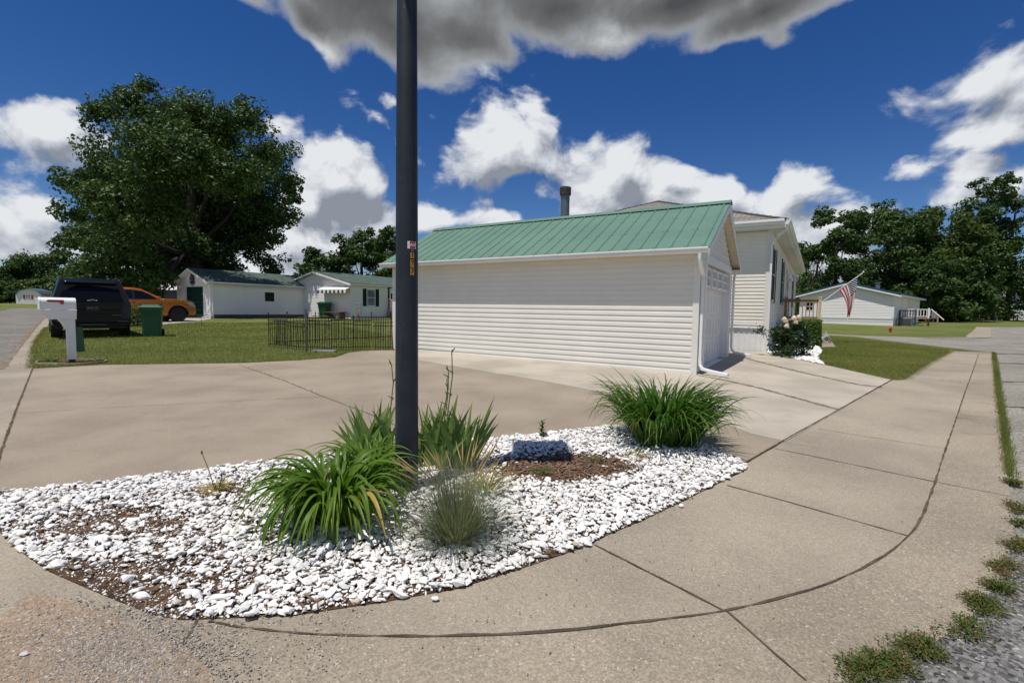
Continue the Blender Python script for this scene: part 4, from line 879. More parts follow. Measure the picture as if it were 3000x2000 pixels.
rm.face([(b, d, ze), (a, d, ze), (xm, d - ry, zt)], [(-b, .001), (-a, .001), (-xm, sl_)])
rm.face([(b, c, ze), (b, d, ze), (xm, d - ry, zt), (xm, c + ry, zt)], [(c, .001), (d, .001), (d - ry, sl_), (c + ry, sl_)])
rm.face([(a, d, ze), (a, c, ze), (xm, c + ry, zt), (xm, d - ry, zt)], [(-d, .001), (-c, .001), (-c - ry, sl_), (-d + ry, sl_)])
rm.box(a, b, c, d, ze - .04, ze - .003)
rfo = obj('roof', rm, m_sgrey, h)
for p, q in (((b, c), (xm, c + ry)), ((a, c), (xm, c + ry)), ((b, d), (xm, d - ry)), ((a, d), (xm, d - ry))):
    n = 26; hc = MB()
    for k in range(n):
        t0, t1 = k / n, (k + 1.2) / n; P0 = Vector((p[0] + (q[0] - p[0]) * t0, p[1] + (q[1] - p[1]) * t0, ze + (zt - ze) * t0 + .02)); P1 = Vector((p[0] + (q[0] - p[0]) * t1, p[1] + (q[1] - p[1]) * t1, ze + (zt - ze) * t1 + .008))
        s = (P1 - P0).cross(Vector((0, 0, 1))).normalized() * .14; dz = Vector((0, 0, .035))
        hc.face([P0 - s - dz, P0, P1, P1 - s - dz]); hc.face([P0, P0 + s - dz, P1 + s - dz, P1])
    obj('hip_cap', hc, m_sgrey, rfo)
so = MB(); so.box(a + .02, b - .02, c + .02, -.001, ZE, ZE + .012); so.box(.001, b - .02, 0, d - .02, ZE, ZE + .012); so.box(a + .02, -LF, 0, d, ZE, ZE + .012)
so.box(a + .02, b - .02, c, c + .02, ZE, ze - .03); so.box(b - .02, b, c + .02, d, ZE, ze - .03)
for k in range(62): so.box(-LF + k * .15, -LF + k * .15 + .03, c + .05, -.05, ZE - .003, ZE - .0005)
obj('soffit', so, m_cream, h)
gutter(h, (a, c), (b - .03, c), (0, -1), ze - .16, m_white, .15, .12); gutter(h, (b, c + .02), (b, d), (1, 0), ze - .16, m_white, .15, .12)
spout(h, [(.40, -.22, ze - .15), (.38, -.20, ze - .28), (.20, -.12, ze - .42), (.035, -.07, ze - .62), (.025, -.065, ze - .75), (.025, -.065, .28), (.05, -.07, .17), (.15, -.10, .10), (.3, -.14, .085), (.90, -1.70, .06)], m_wplastic, .085, .06)
window(h, ws, .66, 1.76, 1.62, 3.28, m_white, m_dark, 1, 2, shutters=m_dgreen, sw=.36)
window(h, ws, 5.10, 6.08, 1.62, 3.28, m_white, m_dark, 1, 2, shutters=m_dgreen, sw=.36)
window(h, ws, 14.0, 15.05, 1.62, 3.28, m_white, m_dark, 1, 2, shutters=m_dgreen, sw=.36)
df = MB(); ws.box(df, 8.15, 8.27, .95, 3.12, -.02, .05); ws.box(df, 9.33, 9.45, .95, 3.12, -.02, .05); ws.box(df, 8.15, 9.45, 3.0, 3.14, -.02, .055)
dfo = obj('door', df, m_white, h); mb = MB(); ws.box(mb, 8.27, 9.33, .95, 3.0, -.05, .03); ws.box(mb, 8.4, 9.2, 1.05, 1.5, .03, .036); obj('door_leaf', mb, m_dgreen, dfo)
mb = MB(); ws.box(mb, 8.4, 9.2, 1.7, 2.85, .03, .036); obj('pane', mb, m_glass, dfo)
for u in (7.85, 9.75):
    mb = MB(); mb.lathe([(.02, 0), (.075, .02), (.085, .16), (.04, .22), (.015, .26)], (.13, u, 2.72), 8); mb.box(.0, .05, u - .05, u + .05, 2.76, 2.9); mb.tube([(.04, u, 2.85), (.13, u, 2.98)], .012, 6); obj('porch_light', mb, m_white, h)
for z in (1.42, 1.10): mb = MB(); mb.box(.02, .05, 2.35, 2.44, z, z + .08); obj('outlet_cover', mb, m_cream, h)
ch = MB(); cx_, cy_ = -7.10, .9; ch.lathe([(.165, 0), (.165, 1.40)], (cx_, cy_, 4.2), 24); ch.lathe([(.175, .0), (.175, .02)], (cx_, cy_, 5.45), 24)
cho = obj('chimney_pipe', ch, m_galv, h, sharp=40, smooth=True); ch = MB(); ch.lathe([(.18, 0), (.215, .02), (.215, .30), (.19, .31)], (cx_, cy_, 5.58), 24); obj('chimney_cap', ch, m_rust, cho, sharp=40, smooth=True)
# --- deck with the railing beside the house door
dk = thing('deck', 'small wooden deck with spindle railing at the house door', 'deck', *glob(.75, 13.0), RG, None, .162)
mb = MB()
for k in range(14): mb.box(.03, 1.36, .0 + k * .29, .28 + k * .29, .90, .94)
mb.box(.03, 1.36, -.04, 0, .72, .90); mb.box(1.36, 1.40, -.04, 4.0, .72, .90); obj('deck_floor', mb, m_wood, dk)
for x, y in ((1.29, -.0), (1.29, 4.0), (.1, 0.0)):
    mb = MB(); mb.box(x - .05, x + .05, y - .05, y + .05, -.2, 1.90); mb.lathe([(.072, 0), (.072, .02), (.05, .035)], (x, y, 1.90), 4); obj('post', mb, m_pine if x > 1 else m_wood, dk)
mb = MB(); mb.box(.0, 1.24, -.045, .045, 1.82, 1.86); mb.box(.0, 1.24, -.02, .02, 1.72, 1.82); mb.box(.0, 1.24, -.02, .02, 1.05, 1.15)
mb.box(1.245, 1.335, .05, 3.95, 1.82, 1.86); mb.box(1.27, 1.31, .05, 3.95, 1.72, 1.82); mb.box(1.27, 1.31, .05, 3.95, 1.05, 1.15); obj('rail', mb, m_wood, dk)
mb = MB()
for k in range(9): x = .2 + k * .125; mb.box(x - .018, x + .018, -.018, .018, 1.15, 1.72)
for k in range(28): y = .18 + k * .135; mb.box(1.272, 1.308, y - .018, y + .018, 1.15, 1.72)
obj('spindles', mb, m_wood, dk)
# --- flag on its slanted pole
fp = thing('flag', 'stars and stripes flag hanging from a slanted white pole on the deck post', 'flag', *glob(.75, 13.0), RG, None, .162)
mb = MB(); A = Vector((1.34, -.06, 1.72)); B = Vector((2.63, -.06, 2.86)); mb.tube([A, B], .016, 8); mb.lathe([(.01, -.01), (.032, .02), (.01, .05)], tuple(B), 8); obj('flagpole', mb, m_white, fp)
mb = MB(); dd = (B - A).normalized(); hu = A + dd * 1.50; hl = A + dd * .72; mb2 = MB()
rows = []
for i in range(14):
    s = i / 13; p0 = hu.lerp(hl, s); c = Vector((2.46 - .20 * s, -.06 + .05 * math.sin(i * 1.3), 2.08 - .38 * s)); p1 = Vector((2.30 - .10 * s + .02 * math.sin(i * 2.2), -.06 + .05 * math.cos(i * 1.9), 1.30 - .18 * s + .10 * math.sin(i)))
    rows.append([p0 * (1 - t) ** 2 + c * 2 * t * (1 - t) + p1 * t * t + Vector((0, .035 * math.sin(i * .9 + t * 7) * t, 0)) for t in [k / 14 for k in range(15)]])
mb = MB()
for i in range(13):
    for k in range(14):
        mb.cur = 2 if (i < 7 and k < 6) else (0 if i % 2 == 0 else 1); mb.face([rows[i][k], rows[i + 1][k], rows[i + 1][k + 1], rows[i][k + 1]])
for r in range(9):
    for q in range(6 if r % 2 == 0 else 5):
        fi = .45 + r * .76; fk = .4 + (q + (.5 if r % 2 else 0)) * .98
        i, k = int(fi), int(fk); u, v = fi - i, fk - k
        p = (rows[i][k] * (1 - u) + rows[i + 1][k] * u) * (1 - v) + (rows[i][k + 1] * (1 - u) + rows[i + 1][k + 1] * u) * v
        mb.cur = 1
        for sg in (-.008, .008): mb.face([p + Vector((.017 * math.cos(j * 1.0472), sg, .017 * math.sin(j * 1.0472))) for j in range(6)])
obj('cloth', mb, [m_fred, m_fwhite, m_fblue], fp)
# --- white garage across the lawn
WP = (-19.273, 31.223)
g2 = thing('garage', 'white garage with dark green door and green shingle roof across the lawn', 'garage', *WP, RG, None, .53)
W2, L2, E2, Z2 = 4.3, 7.95, 2.30, 3.26
fny = lambda r, s, z: (s, r, z)
wfr = Wall((-W2, 0), (1, 0), W2); wsd = Wall((0, 0), (0, 1), L2)
mb = MB(); mb.box(-W2 + .02, -.012, .20, L2 - .02, .26, E2); mb.box(-W2 + .02, -3.32, .012, .2, 0, E2); mb.box(-.82, -.012, .012, .2, 0, E2); mb.box(-3.32, -.82, .012, .2, 2.05, E2)
mb.prism([(-W2 + .02, E2), (-.012, E2), (-W2 / 2, Z2 - .08)], lambda u, v, w: (u, w, v), .012, L2 - .02)
siding(mb, wfr, .26, E2, .11, openings=[(W2 - 3.4, W2 - .75, 0, 2.12)], gable=(W2 / 2, Z2 - .08)); siding(mb, wsd, .26, E2, .11, openings=[(3.62, 4.30, 1.18, 1.82)])
siding(mb, Wall((0, L2), (-1, 0), W2), .16, E2, .11, gable=(W2 / 2, Z2 - .08)); siding(mb, Wall((-W2, L2), (0, -1), L2), .16, E2, .11)
obj('wall', mb, m_wside, g2)
mb = MB(); mb.box(-W2 + .03, -.03, .03, L2 - .03, -.3, .26); obj('foundation', mb, m_dgrey, g2)
for x, y, sx, sy in ((0, 0, 1, -1), (-W2, 0, -1, -1), (0, L2, 1, 1)): corner(g2, x, y, .1, E2, sx, sy, m_white, .08)
gable_roof(g2, fny, -.32, L2 + .2, -W2 - .32, .32, E2 + .05, Z2 + .02, m_sgreen, .04)
rake(g2, fny, -.31, -W2 - .31, .31, E2 + .01, Z2 - .02, m_white, out=-1, h=.16)
mb = MB(); mb.box(-W2 - .3, -W2, -.3, L2 + .2, E2 - .12, E2 - .10); mb.box(.0, .3, -.3, L2 + .2, E2 - .12, E2 - .10)
for s0 in (-W2 - .3, .3): mb.hexa([(s0, -.3, E2 - .13), (s0, -.001, E2 - .13), (-W2 / 2, -.001, Z2 - .17), (-W2 / 2, -.3, Z2 - .17), (s0, -.3, E2 - .11), (s0, -.001, E2 - .11), (-W2 / 2, -.001, Z2 - .15), (-W2 / 2, -.3, Z2 - .15)])
obj('soffit', mb, m_white, g2)
gutter(g2, (.31, -.3), (.31, L2 + .2), (1, 0), E2 - .07, m_white)
spout(g2, [(.33, -.1, E2), (.3, -.05, E2 - .15), (.08, .12, E2 - .35), (.07, .12, .35), (.07, .1, .2), (.05, -.3, .12), (.0, -.55, .08)], m_white)
mb = MB(); mb.box(-3.4, -3.30, -.03, .0, 0, 2.06); mb.box(-.84, -.74, -.03, .0, 0, 2.06); mb.box(-3.4, -.74, -.033, .0, 2.06, 2.16); obj('door_frame', mb, m_white, g2)
mb = MB()
for k in range(4):
    mb.box(-3.3, -.84, .12, .16, .03 + k * .51, .525 + k * .51)
    for j in range(4): mb.box(-3.22 + j * .6, -2.72 + j * .6, .105, .12, .10 + k * .51, .45 + k * .51)
obj('garage_door', mb, m_dgreen, g2, bevel=.006)
window(g2, wsd, 3.62, 4.30, 1.18, 1.82, m_dgreen, m_glass, 4, 1, .04)
for x in (-3.75, -.38):
    mb = MB(); mb.lathe([(.03, 0), (.07, .04), (.07, .16), (.02, .22)], (x, -.1, 1.95), 8); mb.box(x - .04, x + .04, -.05, 0, 2.0, 2.1); obj('wall_lamp', mb, m_white, g2)
wr = thing('wreath', 'dark red wreath hanging on the white garage gable', 'wreath', *WP, RG, None, .53)
mb = MB()
for k in range(220):
    a = rnd.uniform(0, 6.3); r = .20 + rnd.gauss(0, .06); p = Vector((-2.12 + r * math.cos(a) * .9, -.07 + rnd.uniform(-.05, .03), 2.52 + r * 1.35 * math.sin(a))); q = Vector((rnd.gauss(0, 1), rnd.gauss(0, .5), rnd.gauss(0, 1))).normalized() * .06; s = q.cross(Vector((0, 1, 0))) * .5
    mb.face([p - q, p + s, p + q, p - s])
obj('leaves', mb, m_wreath, wr)
# --- second white house
H2 = (-11.276, 34.11)
h2 = thing('house', 'white mobile home with green roof, striped awning and shuttered window', 'house', *H2, RG, None, .58)
W3, L3, E3, Z3 = 7.6, 14.0, 2.42, 3.40
wfr = Wall((-W3, 0), (1, 0), W3); wsd = Wall((0, 0), (0, 1), L3)
mb = MB(); mb.box(-W3 + .02, -.012, .012, L3, -.2, E3); mb.prism([(-W3 + .02, E3), (-.012, E3), (-W3 / 2, Z3 - .06)], lambda u, v, w: (u, w, v), .012, L3)
siding(mb, wfr, .05, E3, .11, gable=(W3 / 2, Z3 - .06)); siding(mb, wsd, .05, E3, .11, openings=[(1.38, 2.24, .9, 2.16), (3.45, 4.5, .3, 2.36)]); obj('wall', mb, m_wside, h2)
corner(h2, 0, 0, 0, E3, 1, -1, m_white, .09)
gable_roof(h2, fny, -.28, L3, -W3 - .3, .3, E3 + .06, Z3 + .03, m_sgreen, .04); rake(h2, fny, -.27, -W3 - .29, .29, E3 + .02, Z3 - .01, m_white, out=-1, h=.14)
mb = MB(); mb.box(0, .29, -.27, L3, E3 - .06, E3 - .03); mb.box(.29, .31, -.27, L3, E3 - .06, E3 + .04); obj('soffit', mb, m_white, h2)
window(h2, wsd, 1.40, 2.22, .92, 2.14, m_white, m_glass2, 1, 2, shutters=m_dgreen, sw=.33)
mb = MB(); wsd.box(mb, 3.45, 3.6, .3, 2.36, 0, .04); wsd.box(mb, 4.4, 4.5, .3, 2.36, 0, .04); wsd.box(mb, 3.45, 4.5, 2.3, 2.4, 0, .042); do = obj('door_frame', mb, m_dgreen, h2)
mb = MB(); wsd.box(mb, 3.6, 4.4, .3, 2.3, -.03, .01); do2 = obj('door', mb, m_white, h2); mb = MB(); wsd.box(mb, 3.75, 4.0, 1.4, 1.9, .01, .016); obj('pane', mb, m_glass, do2)
mb = MB(); mb.lathe([(.08, 0), (.08, .35)], (-2.2, 9.6, 3.0), 10); mb.lathe([(.14, 0), (.14, .05), (.03, .12)], (-2.2, 9.6, 3.35), 10); obj('vent_pipe', mb, m_galv, h2)
aw = MB(); aw.hexa([(-2.9, -.55, 1.98), (.15, -.55, 1.98), (.15, -.02, 2.20), (-2.9, -.02, 2.20), (-2.9, -.55, 2.04), (.15, -.55, 2.04), (.15, -.02, 2.26), (-2.9, -.02, 2.26)]); awo = obj('awning', aw, m_white, h2)
aw = MB()
for k in range(14):
    x = -2.9 + k * .218; aw.cur = k % 2; aw.face([(x, -.56, 1.98), (x + .218, -.56, 1.98), (x + .218, -.56, 1.82), (x + .109, -.56, 1.76), (x, -.56, 1.82)]); aw.face([(x, -.545, 1.98), (x + .218, -.545, 1.98), (x + .218, -.545, 1.82), (x + .109, -.545, 1.76), (x, -.545, 1.82)])
obj('valance', aw, [m_awn, m_white], awo)
st = thing('steps', 'brown wooden steps with a handrail at the white house door', 'steps', *H2, RG, None, .58)
mb = MB()
for k in range(4): mb.box(.05, 1.3 , 3.0 - .0 - (3 - k) * .0 + 0, 4.4, -.05 + k * .1, .0 + k * .1) if False else mb.box(.1 , 1.9 - k * .42, 3.35, 4.5, -.05 + k * .16, .06 + k * .16)
obj('treads', mb, m_dwood, st); mb = MB(); mb.tube([(1.9, 3.3, .85), (.3, 3.3, 1.5)], .045, 6); mb.box(1.85, 1.95, 3.25, 3.35, -.1, .85); mb.box(.25, .35, 3.25, 3.35, 0, 1.5); obj('handrail', mb, m_wood, st)
bn = thing('bench', 'low red brown picnic bench in front of the white house gable', 'bench', *H2, RG, None, .58)
mb = MB(); mb.box(-2.1, .0, -.9, -.3, .42, .48); obj('tabletop', mb, m_dwood, bn); mb = MB(); mb.box(-2.5, -.7, -1.35, -1.1, .14, .19); obj('seat', mb, m_dwood, bn)
for x in (-1.9, -.2): mb = MB(); mb.box(x - .05, x + .05, -.85, -.35, -.1, .42); obj('leg', mb, m_dwood, bn)
mp = thing('utility_meter', 'grey electric meter on a wooden post before the white house', 'utility meter', *(-9.866, 31.093), 0)
mb = MB(); mb.box(-.08, .05, -.05, .05, -.1, 1.12); mb.box(.06, .12, -.04, .03, 0, .4); obj('post', mb, m_wood, mp); mb = MB(); mb.box(-.03, .27, -.12, -.05, .76, 1.14); obj('meter_box', mb, m_grey, mp, bevel=.01)
mb = MB(); mb.box(.0, .27, -.12, -.05, .40, .72); mb.tube([(.1, -.03, .4), (.1, -.03, -.05)], .03, 6); obj('breaker_box', mb, m_grey, mp, bevel=.01)
# --- house with blue roof on the right
RB = math.atan2(-.72, .69); BP = (28.78, 36.95)
h3 = thing('house', 'pale grey mobile home with blue metal roof across the side street', 'house', *BP, RB, None, .628)
W4, L4, E4, Z4 = 6.4, 13.0, 2.30, 3.26
wfr = Wall((-W4, 0), (1, 0), W4); wsd = Wall((0, 0), (0, 1), L4)
mb = MB(); mb.box(-W4 + .02, -.012, .012, L4, .3, E4); mb.prism([(-W4 + .02, E4), (-.012, E4), (-W4 / 2, Z4 - .05)], lambda u, v, w: (u, w, v), .012, L4)
siding(mb, wfr, .62, E4, .12, openings=[(.42, 1.08, 1.05, 1.82)], gable=(W4 / 2, Z4 - .05)); siding(mb, wsd, .62, E4, .12); obj('wall', mb, m_wside, h3)
mb = MB()
for w in (wfr, wsd): w.box(mb, 0, w.L, -.15, .5, -.06, -.03); w.box(mb, 0, w.L, .5, .62, -.04, .02); [w.box(mb, .1 + k * .3, .14 + k * .3, -.15, .5, -.03, -.018) for k in range(int(w.L / .3))]
obj('skirting', mb, m_wplastic, h3); corner(h3, 0, 0, .6, E4, 1, -1, m_white, .1); corner(h3, -W4, 0, .6, E4, -1, -1, m_white, .1)
gable_roof(h3, fny, -.3, L4, -W4 - .25, .45, E4 + .10, Z4 + .12, m_sblue, .13); rake(h3, fny, -.29, -W4 - .25, .45, E4 - .03, Z4 - .01, m_white, out=-1, h=.11)
mb = MB(); mb.box(.0, .44, -.28, L4, E4 - .07, E4 - .04); mb.box(.44, .46, -.28, L4, E4 - .08, E4 + .03); obj('soffit', mb, m_white, h3)
window(h3, wfr, .45, 1.05, 1.08, 1.80, m_white, m_glass, 2, 2, .05)
for u in (3.0, 6.3): mb = MB(); wsd.box(mb, u, u + .95, .65, 2.1, 0, .04); obj('door', mb, m_cream, h3)
mb = MB(); mb.lathe([(.17, 0), (.17, .75)], (-1.7, 3.6, 2.65), 12); mb.lathe([(.2, 0), (.2, .10)], (-1.7, 3.6, 3.4), 12); mb.box(-1.95, -1.1, 3.2, 4.0, 2.68, 2.84); obj('chimney_pipe', mb, m_galv, h3)
po = thing('porch', 'small raised porch with white railing beside the blue roofed house', 'porch', *BP, RB, None, .628)
mb = MB(); mb.box(.05, 1.75, 2.9, 4.9, .55, .66); obj('deck_floor', mb, m_wood, po); mb = MB()
for x0, x1 in ((.25, 1.75),):
    mb.box(x0, x1, 2.9, 2.95, 1.26, 1.32); mb.box(x0, x1, 2.9, 2.95, .72, .78)
    for k in range(9): mb.box(x0 + .08 + k * .18, x0 + .13 + k * .18, 2.905, 2.945, .78, 1.26)
mb.box(1.7, 1.75, 2.95, 4.9, 1.26, 1.32); mb.box(1.68, 1.78, 2.87, 2.97, .6, 1.4); mb.box(.2, .3, 2.87, 2.97, .6, 1.4); mb.tube([(1.85, 3.1, 1.3), (2.6, 3.3, .5)], .04, 4)
obj('railing', mb, m_white, po)
for x, y in ((1.5, 3.0), (1.5, 4.7)): mb = MB(); mb.box(x, x + .12, y, y + .12, -.2, .55); obj('post', mb, m_wood, po)
rl = thing('railing', 'dark blue grey railing section behind the air conditioner', 'railing', *BP, RB, None, .628); mb = MB(); mb.box(.1, 1.05, 1.95, 2.0, 1.14, 1.22); mb.box(.1, 1.05, 1.95, 2.0, .5, .58)
for k in range(7): mb.box(.12 + k * .15, .16 + k * .15, 1.955, 1.995, .58, 1.14)
mb.box(1.0, 1.1, 1.9, 2.0, -.1, 1.28); mb.box(.05, .13, 1.9, 2.0, -.1, 1.22); obj('rails', mb, m_bluegrey, rl)
ac = thing('air_conditioner', 'grey air conditioner unit at the blue roofed house corner', 'air conditioner', *BP, RB, None, .628); mb = MB(); mb.box(.25, .95, 1.15, 1.8, -.05, .62); obj('cabinet', mb, m_grey, ac, bevel=.03); mb = MB()
for k in range(12): mb.box(.27, .93, 1.135, 1.15, .04 + k * .046, .06 + k * .046)
obj('louvres', mb, m_dgrey, ac)
mt = thing('utility_meter', 'grey meter pedestal on wooden posts right of the white porch', 'utility meter', *(33.822, 39.290), RB); mb = MB(); mb.box(-.05, .05, -.05, .05, -.1, .75); mb.box(.22, .32, -.05, .05, -.1, .9); obj('post', mb, m_wood, mt); mb = MB(); mb.box(-.12, .2, -.15, -.05, .55, 1.1); obj('meter_box', mb, m_grey, mt, bevel=.015)
# --- far houses and sheds
def far_house(name, label, cat, pos, rz, W_, L_, e, zr, mw, mr, dz=0, ridge_y=True):
    t = thing(name, label, cat, pos[0], pos[1], rz, None, gz(*pos[:2]) + dz); mb = MB(); fn = fny if ridge_y else fnx
    w1 = Wall((-W_, 0), (1, 0), W_); w2 = Wall((0, 0), (0, 1), L_)
    mb.box(-W_ + .02, -.012, .012, L_, -.3, e); siding(mb, w1, 0, e, .15, gable=(W_ / 2, zr - .03) if ridge_y else None); siding(mb, w2, 0, e, .15, gable=None if ridge_y else (L_ / 2, zr - .03))
    if ridge_y: mb.prism([(-W_ + .02, e), (-.012, e), (-W_ / 2, zr - .05)], lambda u, v, w: (u, w, v), .012, L_)
    else: mb.prism([(.02, e), (L_ - .02, e), (L_ / 2, zr - .05)], lambda u, v, w: (w, u, v), -W_ + .02, -.012)
    obj('wall', mb, mw, t)
    if ridge_y: gable_roof(t, fny, -.3, L_ + .3, -W_ - .3, .3, e + .03, zr + .03, mr); rake(t, fny, -.29, -W_ - .29, .29, e, zr, m_white, out=-1, h=.12)
    else: gable_roof(t, fnx, -W_ - .3, .3, -.3, L_ + .3, e + .03, zr + .03, mr); rake(t, fnx, .29, -.29, L_ + .29, e, zr, m_white, out=1, h=.12)
    return t, w1, w2
sp = (-33.230, 49.000, 1.117)
t, w1, w2 = far_house('shed', 'dark grey shed with pale metal roof and white cupola behind the pickup', 'shed', (sp[0] + 1.5, sp[1], 0), R_(-8), 5.2, 3.6, 2.0, 2.75, m_dgrey, m_white, 0, False)
mb = MB(); mb.box(-1.6, -1.25, 1.65, 1.95, 2.6, 3.15); mb.lathe([(.3, 0), (.02, .28)], (-1.42, 1.8, 3.15), 4); obj('cupola', mb, m_white, t)
sp = (-47.430, 62.000, 1.821)
far_house('house', 'small gabled pale house far behind the pickup cab roof', 'house', (sp[0] + 2, sp[1], 0), R_(10), 6, 9, 2.4, 3.6, m_gside, m_white)
sp = (-77.272, 78.000, 1.383)
t, w1, w2 = far_house('house', 'pale grey mobile home far down the left street', 'house', (sp[0], sp[1], 0), R_(-20), 12, 6, 2.3, 2.9, m_gside, m_sgrey, .0, False)
sp = (-63.972, 66.000, 1.040)
t = thing('shed', 'small white barn shed with red shutters far down the street', 'shed', sp[0], sp[1], R_(20), None, gz(sp[0], sp[1]))
ga = [(-1.35, 0), (1.35, 0), (1.35, 1.25), (.95, 1.75), (0, 2.05), (-.95, 1.75), (-1.35, 1.25)]
mb = MB(); mb.prism([(u - 1.0, v) for u, v in ga], lambda u, v, w: (u, w, v), 0, 3.2); obj('wall', mb, m_wside, t)
mb = MB()
for (a, b), (c, d) in zip(ga[2:6], ga[3:7]): mb.hexa([(a - 1, -.15, b + .02), (a - 1, 3.3, b + .02), (c - 1, 3.3, d + .02), (c - 1, -.15, d + .02), (a - 1, -.15, b + .1), (a - 1, 3.3, b + .1), (c - 1, 3.3, d + .1), (c - 1, -.15, d + .1)])
obj('roof', mb, m_galv, t)
wq = Wall((-2.35, 0), (1, 0), 2.7); window(t, wq, 1.0, 1.6, .7, 1.2, m_white, m_glass2, 2, 2, .04, shutters=m_fred, sw=.2)
sp = (61.432, 62.000, 0.761)
t, w1, w2 = far_house('house', 'pale house with white corner trim under the dark trees on the right', 'house', (sp[0] + 10.5, sp[1] + 1, 0), R_(-12), 11, 8, 2.5, 3.6, m_gside, m_sgrey)
window(t, w1, 7.1, 8.0, .5, 1.9, m_white, m_glass, 1, 2, .12)
sp = (59.174, 58.000, 0.748)
t = thing('chair', 'dark red slatted garden chair in front of the far right house', 'chair', sp[0], sp[1], R_(-20))
mb = MB(); mb.box(-.4, .4, -.35, .35, .38, .43); obj('seat', mb, m_fred, t); mb = MB()
for k in range(5): mb.box(-.4 + k * .17, -.28 + k * .17, .33, .38, .43, 1.15)
obj('backrest', mb, m_fred, t)
for x, y in ((-.38, -.33), (.38, -.33), (-.38, .33), (.38, .33)): mb = MB(); mb.box(x - .04, x + .04, y - .04, y + .04, 0, .62 if y < 0 else .4); obj('leg', mb, m_fred, t)

# ------------------------------------------------------------------ lamp post in the gravel bed
LPX, LPY = -0.742, 3.44
lp = thing('lamp_post', 'tall dark blue lamp post with number tags standing in the gravel bed', 'lamp post', LPX, LPY, 0, None, gz(LPX, LPY))
mb = MB(); mb.lathe([(.082, -.1), (.081, .4), (.0785, 1.2), (.0735, 2.4), (.067, 3.4), (.064, 3.92)], (0, 0, 0), 40)
mb.v = [(x - .001 * z, y, z) for x, y, z in mb.v]
obj('pole', mb, m_pole, lp, True, sharp=50)
mb = MB(); mb.box(-.14, .36, -.28, .28, 3.95, 4.12); mb.box(-.02, .14, -.06, .06, 3.88, 3.96); hd = obj('lamp_head', mb, m_pole, lp, bevel=.02)
mb = MB(); mb.box(-.09, .31, -.2, .2, 3.94, 3.951); obj('lens', mb, m_glass2, hd)
def pole_tag(name, ang, half, z0, z1, mat, txt=None, tmat=None, ts=.05, rows=None, lift=.002):
    """a tag bent round the pole: ang = its middle direction, half = half its width in metres"""
    zc = (z0 + z1) / 2; r = .0785 - (zc - 1.2) * .0042 + lift; cx = -.001 * zc; mb = MB(); n = 8; da = half / r
    mb.grid([[(cx + r * math.cos(ang + da * (2 * k / n - 1)), r * math.sin(ang + da * (2 * k / n - 1)), z) for k in range(n + 1)] for z in (z0, z1)])
    o = obj(name, mb, mat, lp, True)
    if txt:
        cu = bpy.data.curves.new('text', 'FONT'); cu.body = txt; cu.size = ts; cu.align_x = 'CENTER'; cu.align_y = 'CENTER'; cu.offset = ts * .025; cu.resolution_u = 3
        to = bpy.data.objects.new('text', cu); C.objects.link(to); dg = bpy.context.evaluated_depsgraph_get()
        me = bpy.data.meshes.new_from_object(to.evaluated_get(dg)); bpy.data.objects.remove(to)
        bm = bmesh.new(); bm.from_mesh(me); bmesh.ops.triangulate(bm, faces=bm.faces)
        bmesh.ops.subdivide_edges(bm, edges=bm.edges, cuts=1)
        for v in bm.verts:
            a = ang + v.co.x / r; rr = r + .0012; v.co = Vector((cx + rr * math.cos(a), rr * math.sin(a), zc + v.co.y))
        bm.to_mesh(me); bm.free(); me.materials.clear(); me.materials.append(tmat); t = bpy.data.objects.new('lettering', me); C.objects.link(t); t.parent = o
    return o
PA = math.atan2(-3.5, .745); TA = PA + .47
pole_tag('sticker', TA, .0325, 1.747, 1.797, m_txt)
pole_tag('sticker', TA + .06, .0215, 1.749, 1.795, m_sred, 'AEP', m_txt, .026, lift=.003)
for z0, z1, ch in ((1.683, 1.722, '1'), (1.623, 1.673, '7'), (1.568, 1.617, '7')): pole_tag('number_tag', TA + .02, .0145, z0, z1, m_yellow, ch, m_ink, .044)
mb = MB(); zc = 1.734; a = TA + .02; mb.lathe([(.010, 0), (.010, .004)], (0, 0, 0), 12); mb.v = [(-.001 * zc + (.0785 - .0022 + z) * math.cos(a) - x * math.sin(a), (.0785 - .0022 + z) * math.sin(a) + x * math.cos(a), zc + y) for x, y, z in mb.v]; obj('tag_nail', mb, m_galv, lp)

# ------------------------------------------------------------------ mailbox
MX = (-9.04, 9.98); MR = math.atan2(-.76, -.65)      # local +x points to the street
ml = thing('mailbox', 'white plastic mailbox with red flag on a square white post by the driveway', 'mailbox', *MX, MR)
mb = MB(); mb.box(-.068, .068, -.068, .068, .075, .90); mb.box(-.074, .074, -.074, .074, .075, .11)
for sx in (-.045, .045): mb.box(sx - .008, sx + .008, .068, .073, .13, .86)
obj('post', mb, m_wplastic, ml, bevel=.006)
mb = MB(); mb.box(-.045, .045, -.045, .045, -.05, .08); obj('stake', mb, m_rust, ml)
mb = MB(); mb.prism([(.06, .90), (.20, .90), (.185, .87), (.15, .83), (.12, .76), (.10, .70), (.068, .69)], lambda u, v, w: (u, w, v), -.03, .03); obj('bracket', mb, m_wplastic, ml, bevel=.004)
mb = MB(); mb.hexa([(-.085, -.10, .90), (.33, -.10, .90), (.33, .10, .90), (-.085, .10, .90), (-.09, -.125, 1.075), (.44, -.125, 1.075), (.44, .125, 1.075), (-.09, .125, 1.075)])
mb.box(-.095, .452, -.132, .132, 1.07, 1.088); mb.box(-.09, .335, -.106, .106, .895, .915); obj('tray', mb, m_wplastic, ml, bevel=.005)
mb = MB(); prof = [(-.122, 1.088), (.122, 1.088), (.122, 1.245)] + [(.122 * math.cos(k * .3927), 1.245 + .085 * math.sin(k * .3927)) for k in range(1, 8)] + [(-.122, 1.245)]
